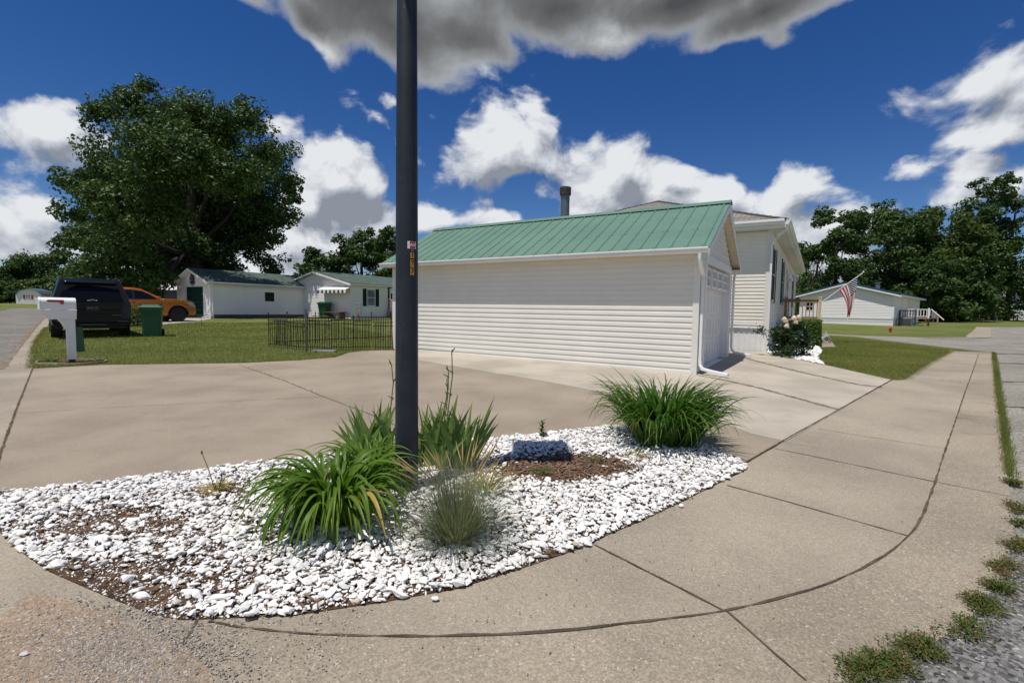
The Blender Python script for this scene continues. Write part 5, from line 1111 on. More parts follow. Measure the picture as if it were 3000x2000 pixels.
mb.prism(prof, lambda u, v, w: (w, u, v), -.088, .435); obj('box', mb, m_wplastic, ml, bevel=.012)
mb = MB(); prof = [(u * 1.05, (v - 1.088) * 1.04 + 1.084) for u, v in prof]; mb.prism(prof, lambda u, v, w: (w, u, v), .435, .462); mb.box(.462, .48, -.02, .02, 1.25, 1.30); obj('door', mb, m_wplastic, ml, bevel=.006)
mb = MB(); mb.prism([(.36, 1.262), (.335, 1.284), (.10, 1.284), (.10, 1.20), (.155, 1.20), (.165, 1.237), (.335, 1.240)], lambda u, v, w: (u, w, v), .124, .136); obj('flag', mb, m_red, ml, bevel=.002)
mb = MB(); mb.prism([(-.075, .22), (-.075, .74), (-.185, .74), (-.21, .22)], lambda u, v, w: (u - .0, w, v), .0, .012); pl = obj('address_plate', mb, m_bin, ml)
rg = thing('bed_edging', 'weathered edging ring set in the grass around the mailbox post', 'edging', *MX, 0); mb = MB()
for k in range(40):
    a0, a1 = k / 40 * 6.2832, (k + .96) / 40 * 6.2832; P = []
    for a in (a0, a1):
        q = Vector((math.cos(a) * .62, math.sin(a) * .42, 0)); n_ = Vector((math.cos(a), math.sin(a), 0)); P.append((q, n_))
    zz = .038 + .012 * math.sin(k * .7)
    (q0, n0_), (q1, n1_) = P; mb.hexa([q0 - n0_ * .015, q0 + n0_ * .015, q1 + n1_ * .015, q1 - n1_ * .015] + [p + Vector((0, 0, zz)) for p in (q0 - n0_ * .015, q0 + n0_ * .015, q1 + n1_ * .015, q1 - n1_ * .015)])
obj('ring', mb, m_edging, rg)
mb = MB(); mb.prism([(math.cos(k / 24 * 6.2832) * .60, math.sin(k / 24 * 6.2832) * .40) for k in range(24)], lambda u, v, w: (u, v, w), .004, .014); obj('soil', mb, m_soil, rg)
weed('weed', 'leafy weed inside the edging ring beside the mailbox', (MX[0] - .38, MX[1] - .05), 60, .16, .02, m_weed, rad=.08)
# ------------------------------------------------------------------ black metal fence
fe = bpy.data.objects.new('garden_fence', None); C.objects.link(fe); F0 = (-6.815, 13.647); fe.location = (*F0, gz(*F0)); tag(fe, 'low black metal garden fence leaning around the yard left of the garage', 'fence')
def fpt(p, z=0): return Vector((p[0] - F0[0], p[1] - F0[1], gz(*p) - gz(*F0) + z))
def fpanel(p, q, h, n, sag=0.0, lean=0.0, part='panel', top=True):
    mb = MB(); a, b = fpt(p), fpt(q); d = (b - a); ln = d.cross(Vector((0, 0, 1))).normalized() * lean; up = Vector((0, 0, 1)) + ln
    P = lambda t, z: a + d * t + up * z + Vector((0, 0, sag * t))
    for z in ((h, h - .10, .11) if top else (h - .05, .11)): mb.tube([P(0, z), P(1, z)], .012, 5)
    for k in range(1, n): mb.tube([P(k / n, .03), P(k / n, h)], .0085, 4)
    obj(part, mb, m_black, fe)
def fpost(p, h, lean=(0, 0), r=.012):
    mb = MB(); a = fpt(p); t = a + Vector((lean[0], lean[1], h)); mb.tube([a - Vector((0, 0, .1)), t], r, 6); mb.lathe([(.006, 0), (.022, .018), (.022, .034), (.004, .06)], tuple(t), 8); obj('post', mb, m_black, fe)
front = [(-6.815, 13.647), (-6.083, 13.181), (-5.454, 13.003), (-4.818, 13.011), (-4.298, 13.183)]
for p, hh in zip(front, (.93, .98, .95, .86, .90)): fpost(p, hh)
for k, (p, q) in enumerate(zip(front, front[1:])): fpanel(p, q, (.78, .74, .82, .84)[k], (9, 9, 10, 9)[k], rnd.uniform(-.03, .03), rnd.uniform(-.06, .06))
gq = [(-4.298, 13.183), (-3.854, 13.345), (-3.759, 13.175), (-3.233, 13.257)]
fpanel(gq[0], gq[1], .80, 8, .0, .10, 'gate'); fpanel(gq[2], gq[3], .78, 8, .0, .05, 'gate'); fpost(gq[3], .86, (-.05, 0))
back = [(-7.046, 14.355), (-6.664, 14.444), (-6.092, 15.113), (-5.453, 15.877), (-4.768, 16.511), (-4.210, 17.161)]
for p in back[1:]: fpost(p, .92)
for p, q in zip(back, back[1:]): fpanel(p, q, .80, 9, 0, rnd.uniform(-.03, .03))
tp = thing('fence_stake', 'speckled green steel stake in front of the black fence', 'stake', *(-5.257, 12.427), 0); mb = MB(); mb.box(-.02, .02, -.003, .003, -.1, 1.12); mb.box(-.003, .003, -.02, .003, -.1, 1.12); obj('stake', mb, M('green_stake', (.10, .13, .10), .7, var=.5, vs=25), tp)
sk_ = thing('stake', 'thin black stake in the lawn before the white garage door', 'stake', *(-15.086, 23.675), 0); mb = MB(); mb.tube([(0, 0, -.1), (0, 0, .95)], .012, 6); mb.lathe([(.004, 0), (.02, .02), (.004, .05)], (0, 0, .93), 6); obj('rod', mb, m_black, sk_)
ps = thing('splash_block', 'flat grey slab lying in the grass before the black fence', 'paving slab', *(-4.903, 12.734), 0); mb = MB(); mb.box(-.3, .3, -.12, .12, -.02, .05); obj('slab', mb, m_grey, ps, bevel=.01)
# ------------------------------------------------------------------ wheeled bins
def wheelie(label, pos, rz, sc=1.0):
    t = thing('trash_bin', label, 'trash bin', *pos, rz, 'green wheeled trash bins'); t.scale = (sc, sc, sc)
    mb = MB(); rows = []
    for z, w, d0, d1 in ((0, .235, -.23, .28), (.30, .25, -.255, .30), (.60, .272, -.28, .32), (.86, .29, -.31, .34), (.90, .315, -.335, .36), (.96, .315, -.335, .36)):
        c = .035; rows.append([(-w + c, d0, z), (w - c, d0, z), (w, d0 + c, z), (w, d1 - c, z), (w - c, d1, z), (-w + c, d1, z), (-w, d1 - c, z), (-w, d0 + c, z)])
    mb.grid(rows, True); mb.face(list(reversed(rows[0]))); mb.face(rows[-1]); 
    mb.hexa([(-.15, -.305, .70), (.15, -.305, .70), (.15, -.28, .70), (-.15, -.28, .70), (-.24, -.35, .89), (.24, -.35, .89), (.24, -.28, .89), (-.24, -.28, .89)])
    for k in range(9): x = -.2 + k * .05; mb.box(x - .006, x + .006, -.362, -.33, .74 + abs(k - 4) * .02, .90)
    obj('body', mb, m_bin, t, bevel=.006)
    mb = MB(); mb.hexa([(-.33, -.37, .965), (.33, -.37, .965), (.33, .37, .965), (-.33, .37, .965), (-.32, -.35, 1.0), (.32, -.35, 1.0), (.32, .35, 1.0), (-.32, .35, 1.0)]); mb.hexa([(-.27, -.28, 1.0), (.27, -.28, 1.0), (.27, .33, 1.0), (-.27, .33, 1.0), (-.21, -.20, 1.055), (.21, -.20, 1.055), (.21, .28, 1.055), (-.21, .28, 1.055)])
    obj('lid', mb, m_bin, t, bevel=.012); mb = MB(); mb.tube([(-.24, .40, .99), (.24, .40, .99)], .018, 8); obj('handle', mb, m_bin, t)
    for x in (-.27, .27): mb = MB(); mb.tube([(x - .03, .30, .12), (x + .03, .30, .12)], .12, 16); obj('wheel', mb, m_tyre, t)
    return t
wheelie('green wheeled trash bin on the lawn between the vehicles', (-12.427, 16.838), R_(30), 1.03)
b2 = wheelie('dark green wheeled bin between the white garage and the white house', (-13.3, 34.6), R_(-20), 1.1)
# ------------------------------------------------------------------ vehicles
def shell(stations, levels, wfun, name='body'):
    """stations: (y, zbottom, ztop, shear_fn); closed body grid made of both sides, roof and floor"""
    rows = []
    for y, zb, zt, k in stations:
        half = [(wfun(zb + (zt - zb) * t, y), zb + (zt - zb) * t) for t in levels]
        top = half[-1][0]
        ring = [(x, z) for x, z in half] + [(top * c, zt + .035 * (1 - c * c) * k[1]) for c in (.8, .5, .2, -.2, -.5, -.8)] + [(-x, z) for x, z in reversed(half)]
        rows.append([(x, y + k[0](z), z) for x, z in ring])
    mb = MB(); mb.grid(rows, True); mb.face(rows[0]); mb.face(list(reversed(rows[-1]))); return mb
def wheel(t, x, y, r, w, side):
    mb = MB(); mb.lathe([(r * .62, -w / 2), (r * .93, -w / 2), (r, -w * .36), (r, w * .36), (r * .93, w / 2), (r * .62, w / 2)], (0, 0, 0), 32)
    for k in range(40):
        a = k / 40 * 6.2832; c, s = math.cos(a), math.sin(a)
        mb.hexa([(c * (r - .01) - s * .018, s * (r - .01) + c * .018, -w * .4), (c * (r - .01) + s * .018, s * (r - .01) - c * .018, -w * .4), (c * (r - .01) + s * .018, s * (r - .01) - c * .018, w * .4), (c * (r - .01) - s * .018, s * (r - .01) + c * .018, w * .4), (c * (r + .008) - s * .014, s * (r + .008) + c * .014, -w * .4), (c * (r + .008) + s * .014, s * (r + .008) - c * .014, -w * .4), (c * (r + .008) + s * .014, s * (r + .008) - c * .014, w * .4), (c * (r + .008) - s * .014, s * (r + .008) + c * .014, w * .4)])
    T = lambda p: (x + p[2] * side, y + p[0], r + p[1])
    mb.v = [T(p) for p in mb.v]; wo_ = obj('wheel', mb, m_tyre, t, True, sharp=35)
    mb = MB(); mb.lathe([(r * .62, -w * .3), (r * .62, w * .38), (r * .56, w * .40), (r * .54, w * .2), (r * .2, w * .24), (r * .16, w * .34), (.02, w * .34)], (0, 0, 0), 28)
    for k in range(6):
        a = k / 6 * 6.2832; c, s = math.cos(a), math.sin(a); q = lambda rr, oo, zz: (c * rr - s * oo, s * rr + c * oo, zz)
        mb.hexa([q(r * .12, -.05, w * .2), q(r * .58, -.035, w * .2), q(r * .58, .035, w * .2), q(r * .12, .05, w * .2), q(r * .12, -.04, w * .36), q(r * .58, -.025, w * .36), q(r * .58, .025, w * .36), q(r * .12, .04, w * .36)])
    mb.v = [T(p) for p in mb.v]; obj('rim', mb, m_rim, wo_, True, sharp=35)
# --- dark sport utility vehicle, seen from behind
SUVP = (-13.50, 15.72); SH = math.atan2(.695, .719)
sv = thing('parked_suv', 'black green sport utility vehicle parked on the grass behind the mailbox', 'SUV', *SUVP, SH)
def rear_shear(z): return 0.0 if z < 1.12 else (z - 1.12) * .62 if z < 1.72 else .372 + (z - 1.72) * .2
def wsuv(z, y):
    w = 1.0 if z < .95 else 1.02 if z < 1.08 else 1.02 - (z - 1.08) * .31
    if z < .5: w -= (.5 - z) * .25
    e = max(0, (y - 4.6) / .6); return w * (1 - .10 * e * e) * (.955 + .045 * min(1, y / .25 + .15))
lev = [0, .08, .16, .25, .34, .42, .5, .58, .66, .74, .82, .9, .96, 1.0]
zero = lambda z: 0.0
st = [(.0, .48, 1.86, (rear_shear, .6)), (.06, .45, 1.885, (rear_shear, .8)), (.2, .42, 1.90, (lambda z: rear_shear(z) * .8, 1)), (.6, .38, 1.91, (lambda z: rear_shear(z) * .45, 1)), (1.2, .36, 1.915, (zero, 1)), (2.0, .36, 1.91, (zero, 1)), (2.8, .36, 1.885, (zero, 1)), (3.2, .36, 1.83, (zero, 1)), (3.6, .36, 1.52, (zero, .8)), (3.9, .36, 1.24, (zero, .6)), (4.4, .38, 1.20, (zero, .5)), (4.9, .42, 1.10, (zero, .4)), (5.15, .50, .98, (zero, .2))]
obj('body', shell(st, lev, wsuv), m_suv, sv, True, sharp=38)
mb = MB(); gy = lambda z: rear_shear(z) - .012
def on_rear(mb, poly, o0=-.012, o1=.004): mb.prism(poly, lambda u, v, w: (u, rear_shear(v) + w, v), o0, o1)
rows = []
for z in (1.17, 1.30, 1.45, 1.60, 1.70):
    hw = .80 - (z - 1.17) * .24; rows.append([(hw * s, rear_shear(z) - .016 - .012 * (1 - s * s), z) for s in (-1, -.9, -.5, 0, .5, .9, 1)])
mb.grid(rows); mb.grid([[(x, y + .02, z) for x, y, z in r] for r in rows]); obj('rear_window', mb, m_tint, sv, True)
mb = MB(); mb.hexa([(-.66, .20, 1.775), (.66, .20, 1.775), (.70, .62, 1.80), (-.70, .62, 1.80), (-.62, .24, 1.835), (.62, .24, 1.835), (.68, .66, 1.93), (-.68, .66, 1.93)]); obj('spoiler', mb, m_suv, sv, bevel=.03)
mb = MB(); mb.box(-.74, .74, -.02, .01, .93, 1.14); mb.box(-.72, .72, -.018, .01, .66, .90); tg = obj('tailgate', mb, m_suv, sv, bevel=.012)
mb = MB(); mb.box(-.72, .72, -.03, .0, 1.085, 1.135); mb.box(-.80, .80, -.028, .0, .785, .80); obj('trim_strip', mb, m_suv, tg, bevel=.006)
mb = MB(); mb.box(-.17, .17, -.028, .0, .885, 1.045); pl = obj('licence_plate', mb, m_ink, sv, bevel=.006)
def text_on(parent, body, loc, size, mat, rot=(R_(90), 0, 0), name='lettering', ext=.001):
    cu = bpy.data.curves.new('text', 'FONT'); cu.body = body; cu.size = size; cu.align_x = 'CENTER'; cu.align_y = 'CENTER'; cu.resolution_u = 2; cu.extrude = ext
    to = bpy.data.objects.new('text', cu); C.objects.link(to); dg = bpy.context.evaluated_depsgraph_get(); me = bpy.data.meshes.new_from_object(to.evaluated_get(dg)); bpy.data.objects.remove(to)
    me.materials.clear(); me.materials.append(mat); o = bpy.data.objects.new(name, me); C.objects.link(o); o.parent = parent; o.location = loc; o.rotation_euler = rot; return o
text_on(pl, 'ENZ 72', (0, -.031, .975), .085, m_grey)
mb = MB(); bt = [(-.13, -.012), (-.05, -.012), (-.05, -.032), (.05, -.032), (.05, -.012), (.13, -.012), (.11, .018), (.045, .018), (.045, .034), (-.045, .034), (-.045, .018), (-.105, .018)]
mb.prism(bt, lambda u, v, w: (u, rear_shear(1.2) - .03 + w, 1.215 + v), 0, .014); em = obj('emblem', mb, m_chrome, sv); mb = MB(); mb.prism([(u * .78, v * .62) for u, v in bt], lambda u, v, w: (u, rear_shear(1.2) - .033 + w, 1.215 + v), 0, .004); obj('emblem_inlay', mb, m_ink, em)
mb = MB()
for k, (a, b) in enumerate(((.50, .53), (.56, .59), (.62, .64), (.67, .70))): mb.box(a, b, -.027, -.018, .735, .758)
obj('badge', mb, m_grey, tg)
for s in (-1, 1):
    mb = MB(); mb.hexa([(s * .78, -.025, .80), (s * .985, .05, .80), (s * .985, .25, .80), (s * .78, .05, .80), (s * .80, -.005 + .02, 1.14), (s * 1.0, .10, 1.14), (s * 1.0, .28, 1.14), (s * .80, .1, 1.14)]); obj('tail_light', mb, m_lens, sv, bevel=.015)
    mb = MB(); mb.hexa([(s * .985, .7, 1.16), (s * .985, 3.3, 1.16), (s * 1.003, 3.3, 1.16), (s * 1.003, .7, 1.16), (s * .825, 1.0, 1.72), (s * .825, 3.0, 1.72), (s * .845, 3.0, 1.72), (s * .845, 1.0, 1.72)]); obj('side_window', mb, m_glass, sv)
    mb = MB(); mb.tube([(s * .70, .75, 1.93), (s * .70, .85, 1.975), (s * .70, 2.6, 1.975), (s * .70, 2.75, 1.90)], .018, 8); obj('roof_rail', mb, m_black, sv, True)
    mb = MB(); mb.hexa([(s * 1.0, 3.35, 1.12), (s * 1.22, 3.38, 1.14), (s * 1.22, 3.50, 1.14), (s * 1.0, 3.5, 1.12), (s * 1.0, 3.35, 1.26), (s * 1.24, 3.38, 1.30), (s * 1.24, 3.5, 1.30), (s * 1.0, 3.5, 1.26)]); obj('wing_mirror', mb, m_suv, sv, bevel=.03)
mb = MB(); mb.box(-.98, .98, -.075, .10, .50, .66); mb.box(-.95, .95, -.06, .1, .40, .50); bp_ = obj('rear_bumper', mb, m_suv, sv, bevel=.03); mb = MB(); mb.box(-.32, .32, -.08, .0, .435, .45); obj('trim_strip', mb, m_galv, bp_)
for s in (-1, 1): mb = MB(); mb.box(min(s * .62, s * .9), max(s * .62, s * .9), -.083, -.06, .53, .565); obj('reflector', mb, m_lens, bp_)
mb = MB(); mb.box(-.9, .9, .4, 4.6, .30, .40); mb.tube([(-.45, .1, .33), (-.45, .7, .33)], .05, 8); obj('underbody', mb, m_black, sv)
for x, y in ((-.86, .98), (.86, .98), (-.86, 4.05), (.86, 4.05)): wheel(sv, x, y, .40, .28, 1 if x > 0 else -1)
# --- orange pickup
tw = Vector((*(-18.124, 26.474), 0)) - GX * .84
tk = thing('pickup_truck', 'orange metallic pickup parked in front of the white garage door', 'pickup', tw.x, tw.y, RG); FWY = 0.0
# local +y runs forward, front axle at y = 0
def arch(cy, r, n=12): return [(cy - r * math.cos(math.pi * k / n), .40 + r * math.sin(math.pi * k / n)) for k in range(n + 1)]
low = [(-4.40, .55), (-4.42, .60), (-4.40, 1.16), (-3.06, 1.16), (-3.04, 1.12), (-.74, 1.16), (-.66, 1.235), (-.2, 1.225), (.35, 1.185), (.62, 1.14), (.80, 1.07), (.90, .94), (.95, .74), (.95, .50), (.90, .40), (.78, .34), (.50, .36)] + list(reversed(arch(0, .50)))[0:] + [(-.56, .34), (-2.70, .36)] + list(reversed(arch(-3.26, .50))) + [(-3.80, .45)]
mb = MB(); mb.prism(low, lambda u, v, w: (w, u, v), -.92, .92)
for i, (x, y, z) in enumerate(mb.v):
    k = max(0, (y - .15) / .8); xx = x * (1 - .16 * k * k); xx *= 1 - max(0, z - 1.0) * .22 - max(0, .5 - z) * .12; mb.v[i] = (xx, y, z)
obj('body', mb, m_orange, tk, bevel=.05, sharp=30, smooth=True)
cab = [(-3.04, 1.05), (-3.06, 1.15), (-2.98, 1.62), (-2.90, 1.70), (-2.5, 1.76), (-1.95, 1.755), (-1.60, 1.69), (-.70, 1.235), (-.66, 1.10)]
def cabx(z): return .90 - max(0, z - 1.1) * .27
mb = MB(); mb.prism(cab, lambda u, v, w: (w * cabx(v), u, v), -1, 1); obj('cab', mb, m_orange, tk, bevel=.045, sharp=30, smooth=True)
for s in (-1, 1):
    for nm, poly in (('side_window', [(-1.95, 1.18), (-.92, 1.20), (-1.28, 1.43), (-1.62, 1.60), (-1.95, 1.65)]), ('side_window', [(-2.84, 1.22), (-2.06, 1.18), (-2.06, 1.655), (-2.72, 1.64), (-2.82, 1.56)])):
        mb = MB(); mb.prism(poly, lambda u, v, w: (s * (cabx(v) + w), u, v), -.01, .012); obj(nm, mb, m_glass, tk)
    mb = MB(); mb.prism([(-2.06, 1.17), (-1.95, 1.17), (-1.95, 1.65), (-2.06, 1.655)], lambda u, v, w: (s * (cabx(v) + w), u, v), -.01, .008); obj('door_pillar', mb, m_black, tk)
    mb = MB()
    for yy in (-2.0, -2.92, -.80): mb.box(min(s * .915, s * .926), max(s * .915, s * .926), yy - .006, yy + .006, .45, 1.08)
    obj('door_seam', mb, m_black, tk)
    for yy in (-1.85, -2.75): mb = MB(); mb.box(min(s * .90, s * .945), max(s * .90, s * .945), yy - .11, yy + .11, 1.02, 1.05); obj('door_handle', mb, m_orange, tk, bevel=.01)
    mb = MB(); mb.hexa([(s * .88, -1.0, 1.18), (s * 1.12, -1.04, 1.18), (s * 1.12, -.90, 1.18), (s * .88, -.88, 1.18), (s * .88, -1.0, 1.32), (s * 1.12, -1.04, 1.36), (s * 1.10, -.92, 1.36), (s * .88, -.88, 1.30)]); obj('wing_mirror', mb, m_orange, tk, bevel=.03)
    mb = MB(); mb.prism([(.40, 1.06), (.66, 1.06), (.82, 1.0), (.89, .84), (.76, .84), (.58, .90), (.44, .99)], lambda u, v, w: (s * (.895 - .22 * max(0, u - .15) ** 2 + w), u, v), -.05, .016); obj('headlight', mb, m_clear, tk)
    mb = MB(); mb.lathe([(.055, 0), (.06, .02), (.03, .03)], (0, 0, 0), 12); mb.v = [(s * (.80 + z * .7), .86 + x * .7 + z * .3, .52 + y) for x, y, z in mb.v]; obj('fog_light', mb, m_clear, tk)
    for cy in (0, -3.26):
        mb = MB(); rows = []
        for k in range(13):
            a = math.pi * k / 12; rows.append([(s * .93, cy - .50 * math.cos(a), .40 + .50 * math.sin(a)), (s * .93, cy - .47 * math.cos(a), .40 + .47 * math.sin(a)), (s * .45, cy - .47 * math.cos(a), .40 + .47 * math.sin(a))])
        mb.grid(rows); mb.box(min(s * .35, s * .45), max(s * .35, s * .45), cy - .49, cy + .49, .38, .9); obj('wheel_arch', mb, m_black, tk)
mb = MB(); mb.prism([(-.74, 1.245), (-1.57, 1.695), (-1.57, 1.715), (-.72, 1.265)], lambda u, v, w: (w * cabx(v) * .93, u + .012, v + .012), -1, 1); obj('windscreen', mb, m_glass, tk)
mb = MB(); mb.box(-.8, .8, -4.2, .8, .28, .42); obj('underbody', mb, m_black, tk)
for x in (-.82, .82): mb = MB(); mb.box(x - .08, x + .08, -2.7, -.56, .30, .37); obj('side_step', mb, m_black, tk, bevel=.02)
for x, y in ((-.80, 0), (.80, 0), (-.80, -3.26), (.80, -3.26)): wheel(tk, x, y, .405, .27, 1 if x > 0 else -1)
# ------------------------------------------------------------------ hydrant, statue, garden plants by the house
hy = thing('fire_hydrant', 'red fire hydrant in the grass across the side street', 'fire hydrant', *(21.271, 27.464), R_(-30))
mb = MB(); mb.lathe([(.13, -.1), (.13, .05), (.095, .06), (.095, .40), (.12, .41), (.12, .44), (.10, .50), (.055, .55), (.025, .56), (.025, .60)], (0, 0, 0), 16); mb.v = [(x * .9, y * .9, z * .82) for x, y, z in mb.v]; hy.scale = (.62, .62, .62); obj('barrel', mb, m_hred, hy, True, sharp=35)
for d in ((1, 0), (-1, 0), (0, -1)):
    mb = MB(); mb.tube([(d[0] * .07, d[1] * .07, .25), (d[0] * .15, d[1] * .15, .25)], .05, 10); mb.tube([(d[0] * .15, d[1] * .15, .25), (d[0] * .19, d[1] * .19, .25)], .062, 6); obj('outlet_cap', mb, m_hred, hy)
su = thing('garden_statue', 'small grey crouching garden statue on a concrete slab', 'statue', *(11.672, 18.351), R_(-10)); 
def skin(name, pts, edges, rad, mat, parent, sub=2):
    me = bpy.data.meshes.new(name); me.from_pydata(pts, edges, []); o = bpy.data.objects.new(name, me); C.objects.link(o); o.parent = parent; me.materials.append(mat)
    bm = bmesh.new(); bm.from_mesh(me); ly = bm.verts.layers.skin.verify()
    for i, v in enumerate(bm.verts): v[ly].radius = (rad[i], rad[i]); v[ly].use_root = (i == 0)
    bm.to_mesh(me); bm.free(); o.modifiers.new('skin', 'SKIN'); s = o.modifiers.new('sub', 'SUBSURF'); s.levels = sub; s.render_levels = sub; return o
skin('figure', [(0, 0, .12), (.05, 0, .20), (.10, 0, .30), (.12, 0, .37), (.13, 0, .44), (-.06, -.08, .17), (.06, -.12, .05), (-.02, -.12, .02), (-.06, .08, .17), (.06, .12, .05), (-.02, .12, .02), (.16, -.08, .27), (.24, -.08, .16), (.28, -.06, .03), (.16, .08, .27), (.24, .08, .16), (.28, .06, .03), (-.12, 0, .10), (-.22, .0, .05)],
     [(0, 1), (1, 2), (2, 3), (3, 4), (0, 5), (5, 6), (6, 7), (0, 8), (8, 9), (9, 10), (2, 11), (11, 12), (12, 13), (2, 14), (14, 15), (15, 16), (0, 17), (17, 18)], [.085, .08, .075, .045, .06, .055, .035, .03, .055, .035, .03, .04, .03, .03, .04, .03, .03, .06, .03], m_statue, su)
def leaf_cloud(P, Nrm, size, asp=.55, up=.35, jit=1.0):
    n = len(P); a = nr.normal(0, jit, (n, 3)) + Nrm * .9; a[:, 2] += up; a /= np.linalg.norm(a, axis=1)[:, None]
    r = nr.normal(0, 1, (n, 3)); u = np.cross(a, r); u /= np.linalg.norm(u, axis=1)[:, None]; v = np.cross(a, u)
    s = size * nr.uniform(.65, 1.3, n); u *= s[:, None]; v *= (s * asp)[:, None]; fold = a * (s * .18)[:, None]
    V = np.stack([P - u, P + v + fold, P + u, P - v + fold], 1).reshape(-1, 3); return V, np.arange(4 * n).reshape(-1, 4)
for wi, (p, (_, _, k, L, w, lab)) in enumerate(WEEDS):
    pa, pb = WEEDS[max(wi - 1, 0)][0], WEEDS[min(wi + 1, len(WEEDS) - 1)][0]; sd = np.array([pb[0] - pa[0], pb[1] - pa[1]]); sd /= np.linalg.norm(sd)
    t = weed('weed', lab, p, int(k * (.8 if w < .01 else 1.2)), L * .7, w * .45, m_weed, (.3, 1.5), (.1, 1.1), rad=.055 if w < .01 else .02, grp='weeds along the gutter seam', dry=.8, dead=.25)
    n = int(k * 5); r = rnd.uniform(.045, .095) if w < .01 else .035; q = nr.normal(0, 1, (n, 3)) * np.array([r, rnd.uniform(.018, .034), .013]); q[:, 1] += .02 * np.sin(q[:, 0] * 30 + wi)
    P = np.stack([q[:, 0] * sd[0] - q[:, 1] * sd[1], q[:, 0] * sd[1] + q[:, 1] * sd[0], np.abs(q[:, 2]) + .001], 1)
    V, F = leaf_cloud(P, np.tile([0, 0, .8], (n, 1)), .0075, .5); obj('leaves', np_mesh('leaves', V, F, m_weed, np.repeat(np.clip(nr.normal(.25 if 'red' not in lab else .6, .3, n), 0, 1), 4)), None, t)
hg = thing('hedge', 'clipped dark green box hedge beside the house', 'hedge', *glob(1.67, 10.9), RG, None, .25)
n = 15000; P = nr.uniform(-1, 1, (n, 3)); ax = nr.integers(0, 3, n); sg = np.where(nr.uniform(0, 1, n) < .5, -1, 1); sh_ = nr.uniform(.86, 1.02, n); P[np.arange(n), ax] = sg * sh_
Nn = np.zeros((n, 3)); Nn[np.arange(n), ax] = sg; rr = np.linalg.norm(P, axis=1); P *= np.minimum(1, 1.55 / rr)[:, None]
P = P * np.array([.42, 1.40, .48]) + np.array([0, 0, .46]); P += nr.normal(0, .015, P.shape); P[:, 2] = np.maximum(P[:, 2], .02)
V, F = leaf_cloud(P, Nn, .034, .6); obj('leaves', np_mesh('leaves', V, F, m_hedge), None, hg)
mb = MB(); mb.box(-.30, .30, -1.25, 1.25, .05, .78); obj('twigs', mb, m_bark, hg)
RP = (7.530, 13.269)
rs = thing('rose_bush', 'tall rose bush with pale peach blooms at the house corner', 'rose bush', *RP, 0)
rq = random.Random(5); cl = [(rq.gauss(0, .20), rq.gauss(0, .17), rq.uniform(.10, .84)) for _ in range(62)]; P = np.concatenate([nr.normal(0, .075, (75, 3)) + np.array(c) for c in cl]); P[:, 2] = np.maximum(P[:, 2], .03)
V, F = leaf_cloud(P, P - np.array([0, 0, .5]), .036, .65); obj('leaves', np_mesh('leaves', V, F, m_rose), None, rs)
mb = MB()
for k in range(12):
    q = cl[k]; mb.tube([(q[0] * .15, q[1] * .15, -.02), (q[0] * .5, q[1] * .5, q[2] * .5), q], [.012, .008, .004], 5)
obj('stems', mb, m_stem, rs)
for x, y, z in ((-.22, -.1, 1.02), (-.10, .05, .96), (-.18, -.15, .84), (.02, -.12, 1.04), (.10, 0, 1.06), (.18, -.08, 1.02), (.06, -.14, .95), (.15, -.12, 1.08)):
    y -= .14; x -= .06; fl = MB()
    for k in range(44):
        a = k * 2.4; e = -.5 + 1.9 * (k / 44); d = Vector((math.cos(a) * math.cos(e), math.sin(a) * math.cos(e), math.sin(e))); w_ = d.cross(Vector((.1, .2, 1))).normalized(); u_ = w_.cross(d)
        b0 = Vector((x, y, z)) + d * (.034 + .012 * (k % 3)); fl.face([b0 - w_ * .018 - u_ * .02, b0 + w_ * .018 - u_ * .02, b0 + w_ * .026 + u_ * .014 + d * .01, b0 + u_ * .028 + d * .016, b0 - w_ * .026 + u_ * .014 + d * .01])
    obj('flower', fl, m_petal, rs)
bu = thing('shrub', 'small yellowish shrub beside the bin at the pickup wheel', 'shrub', *(-17.221, 22.356), 0)
P = nr.normal(0, 1, (1600, 3)) * np.array([.28, .28, .26]) + np.array([0, 0, .42]); P[:, 2] = np.abs(P[:, 2]); V, F = leaf_cloud(P, P, .05, .5); obj('leaves', np_mesh('leaves', V, F, m_ylow), None, bu)
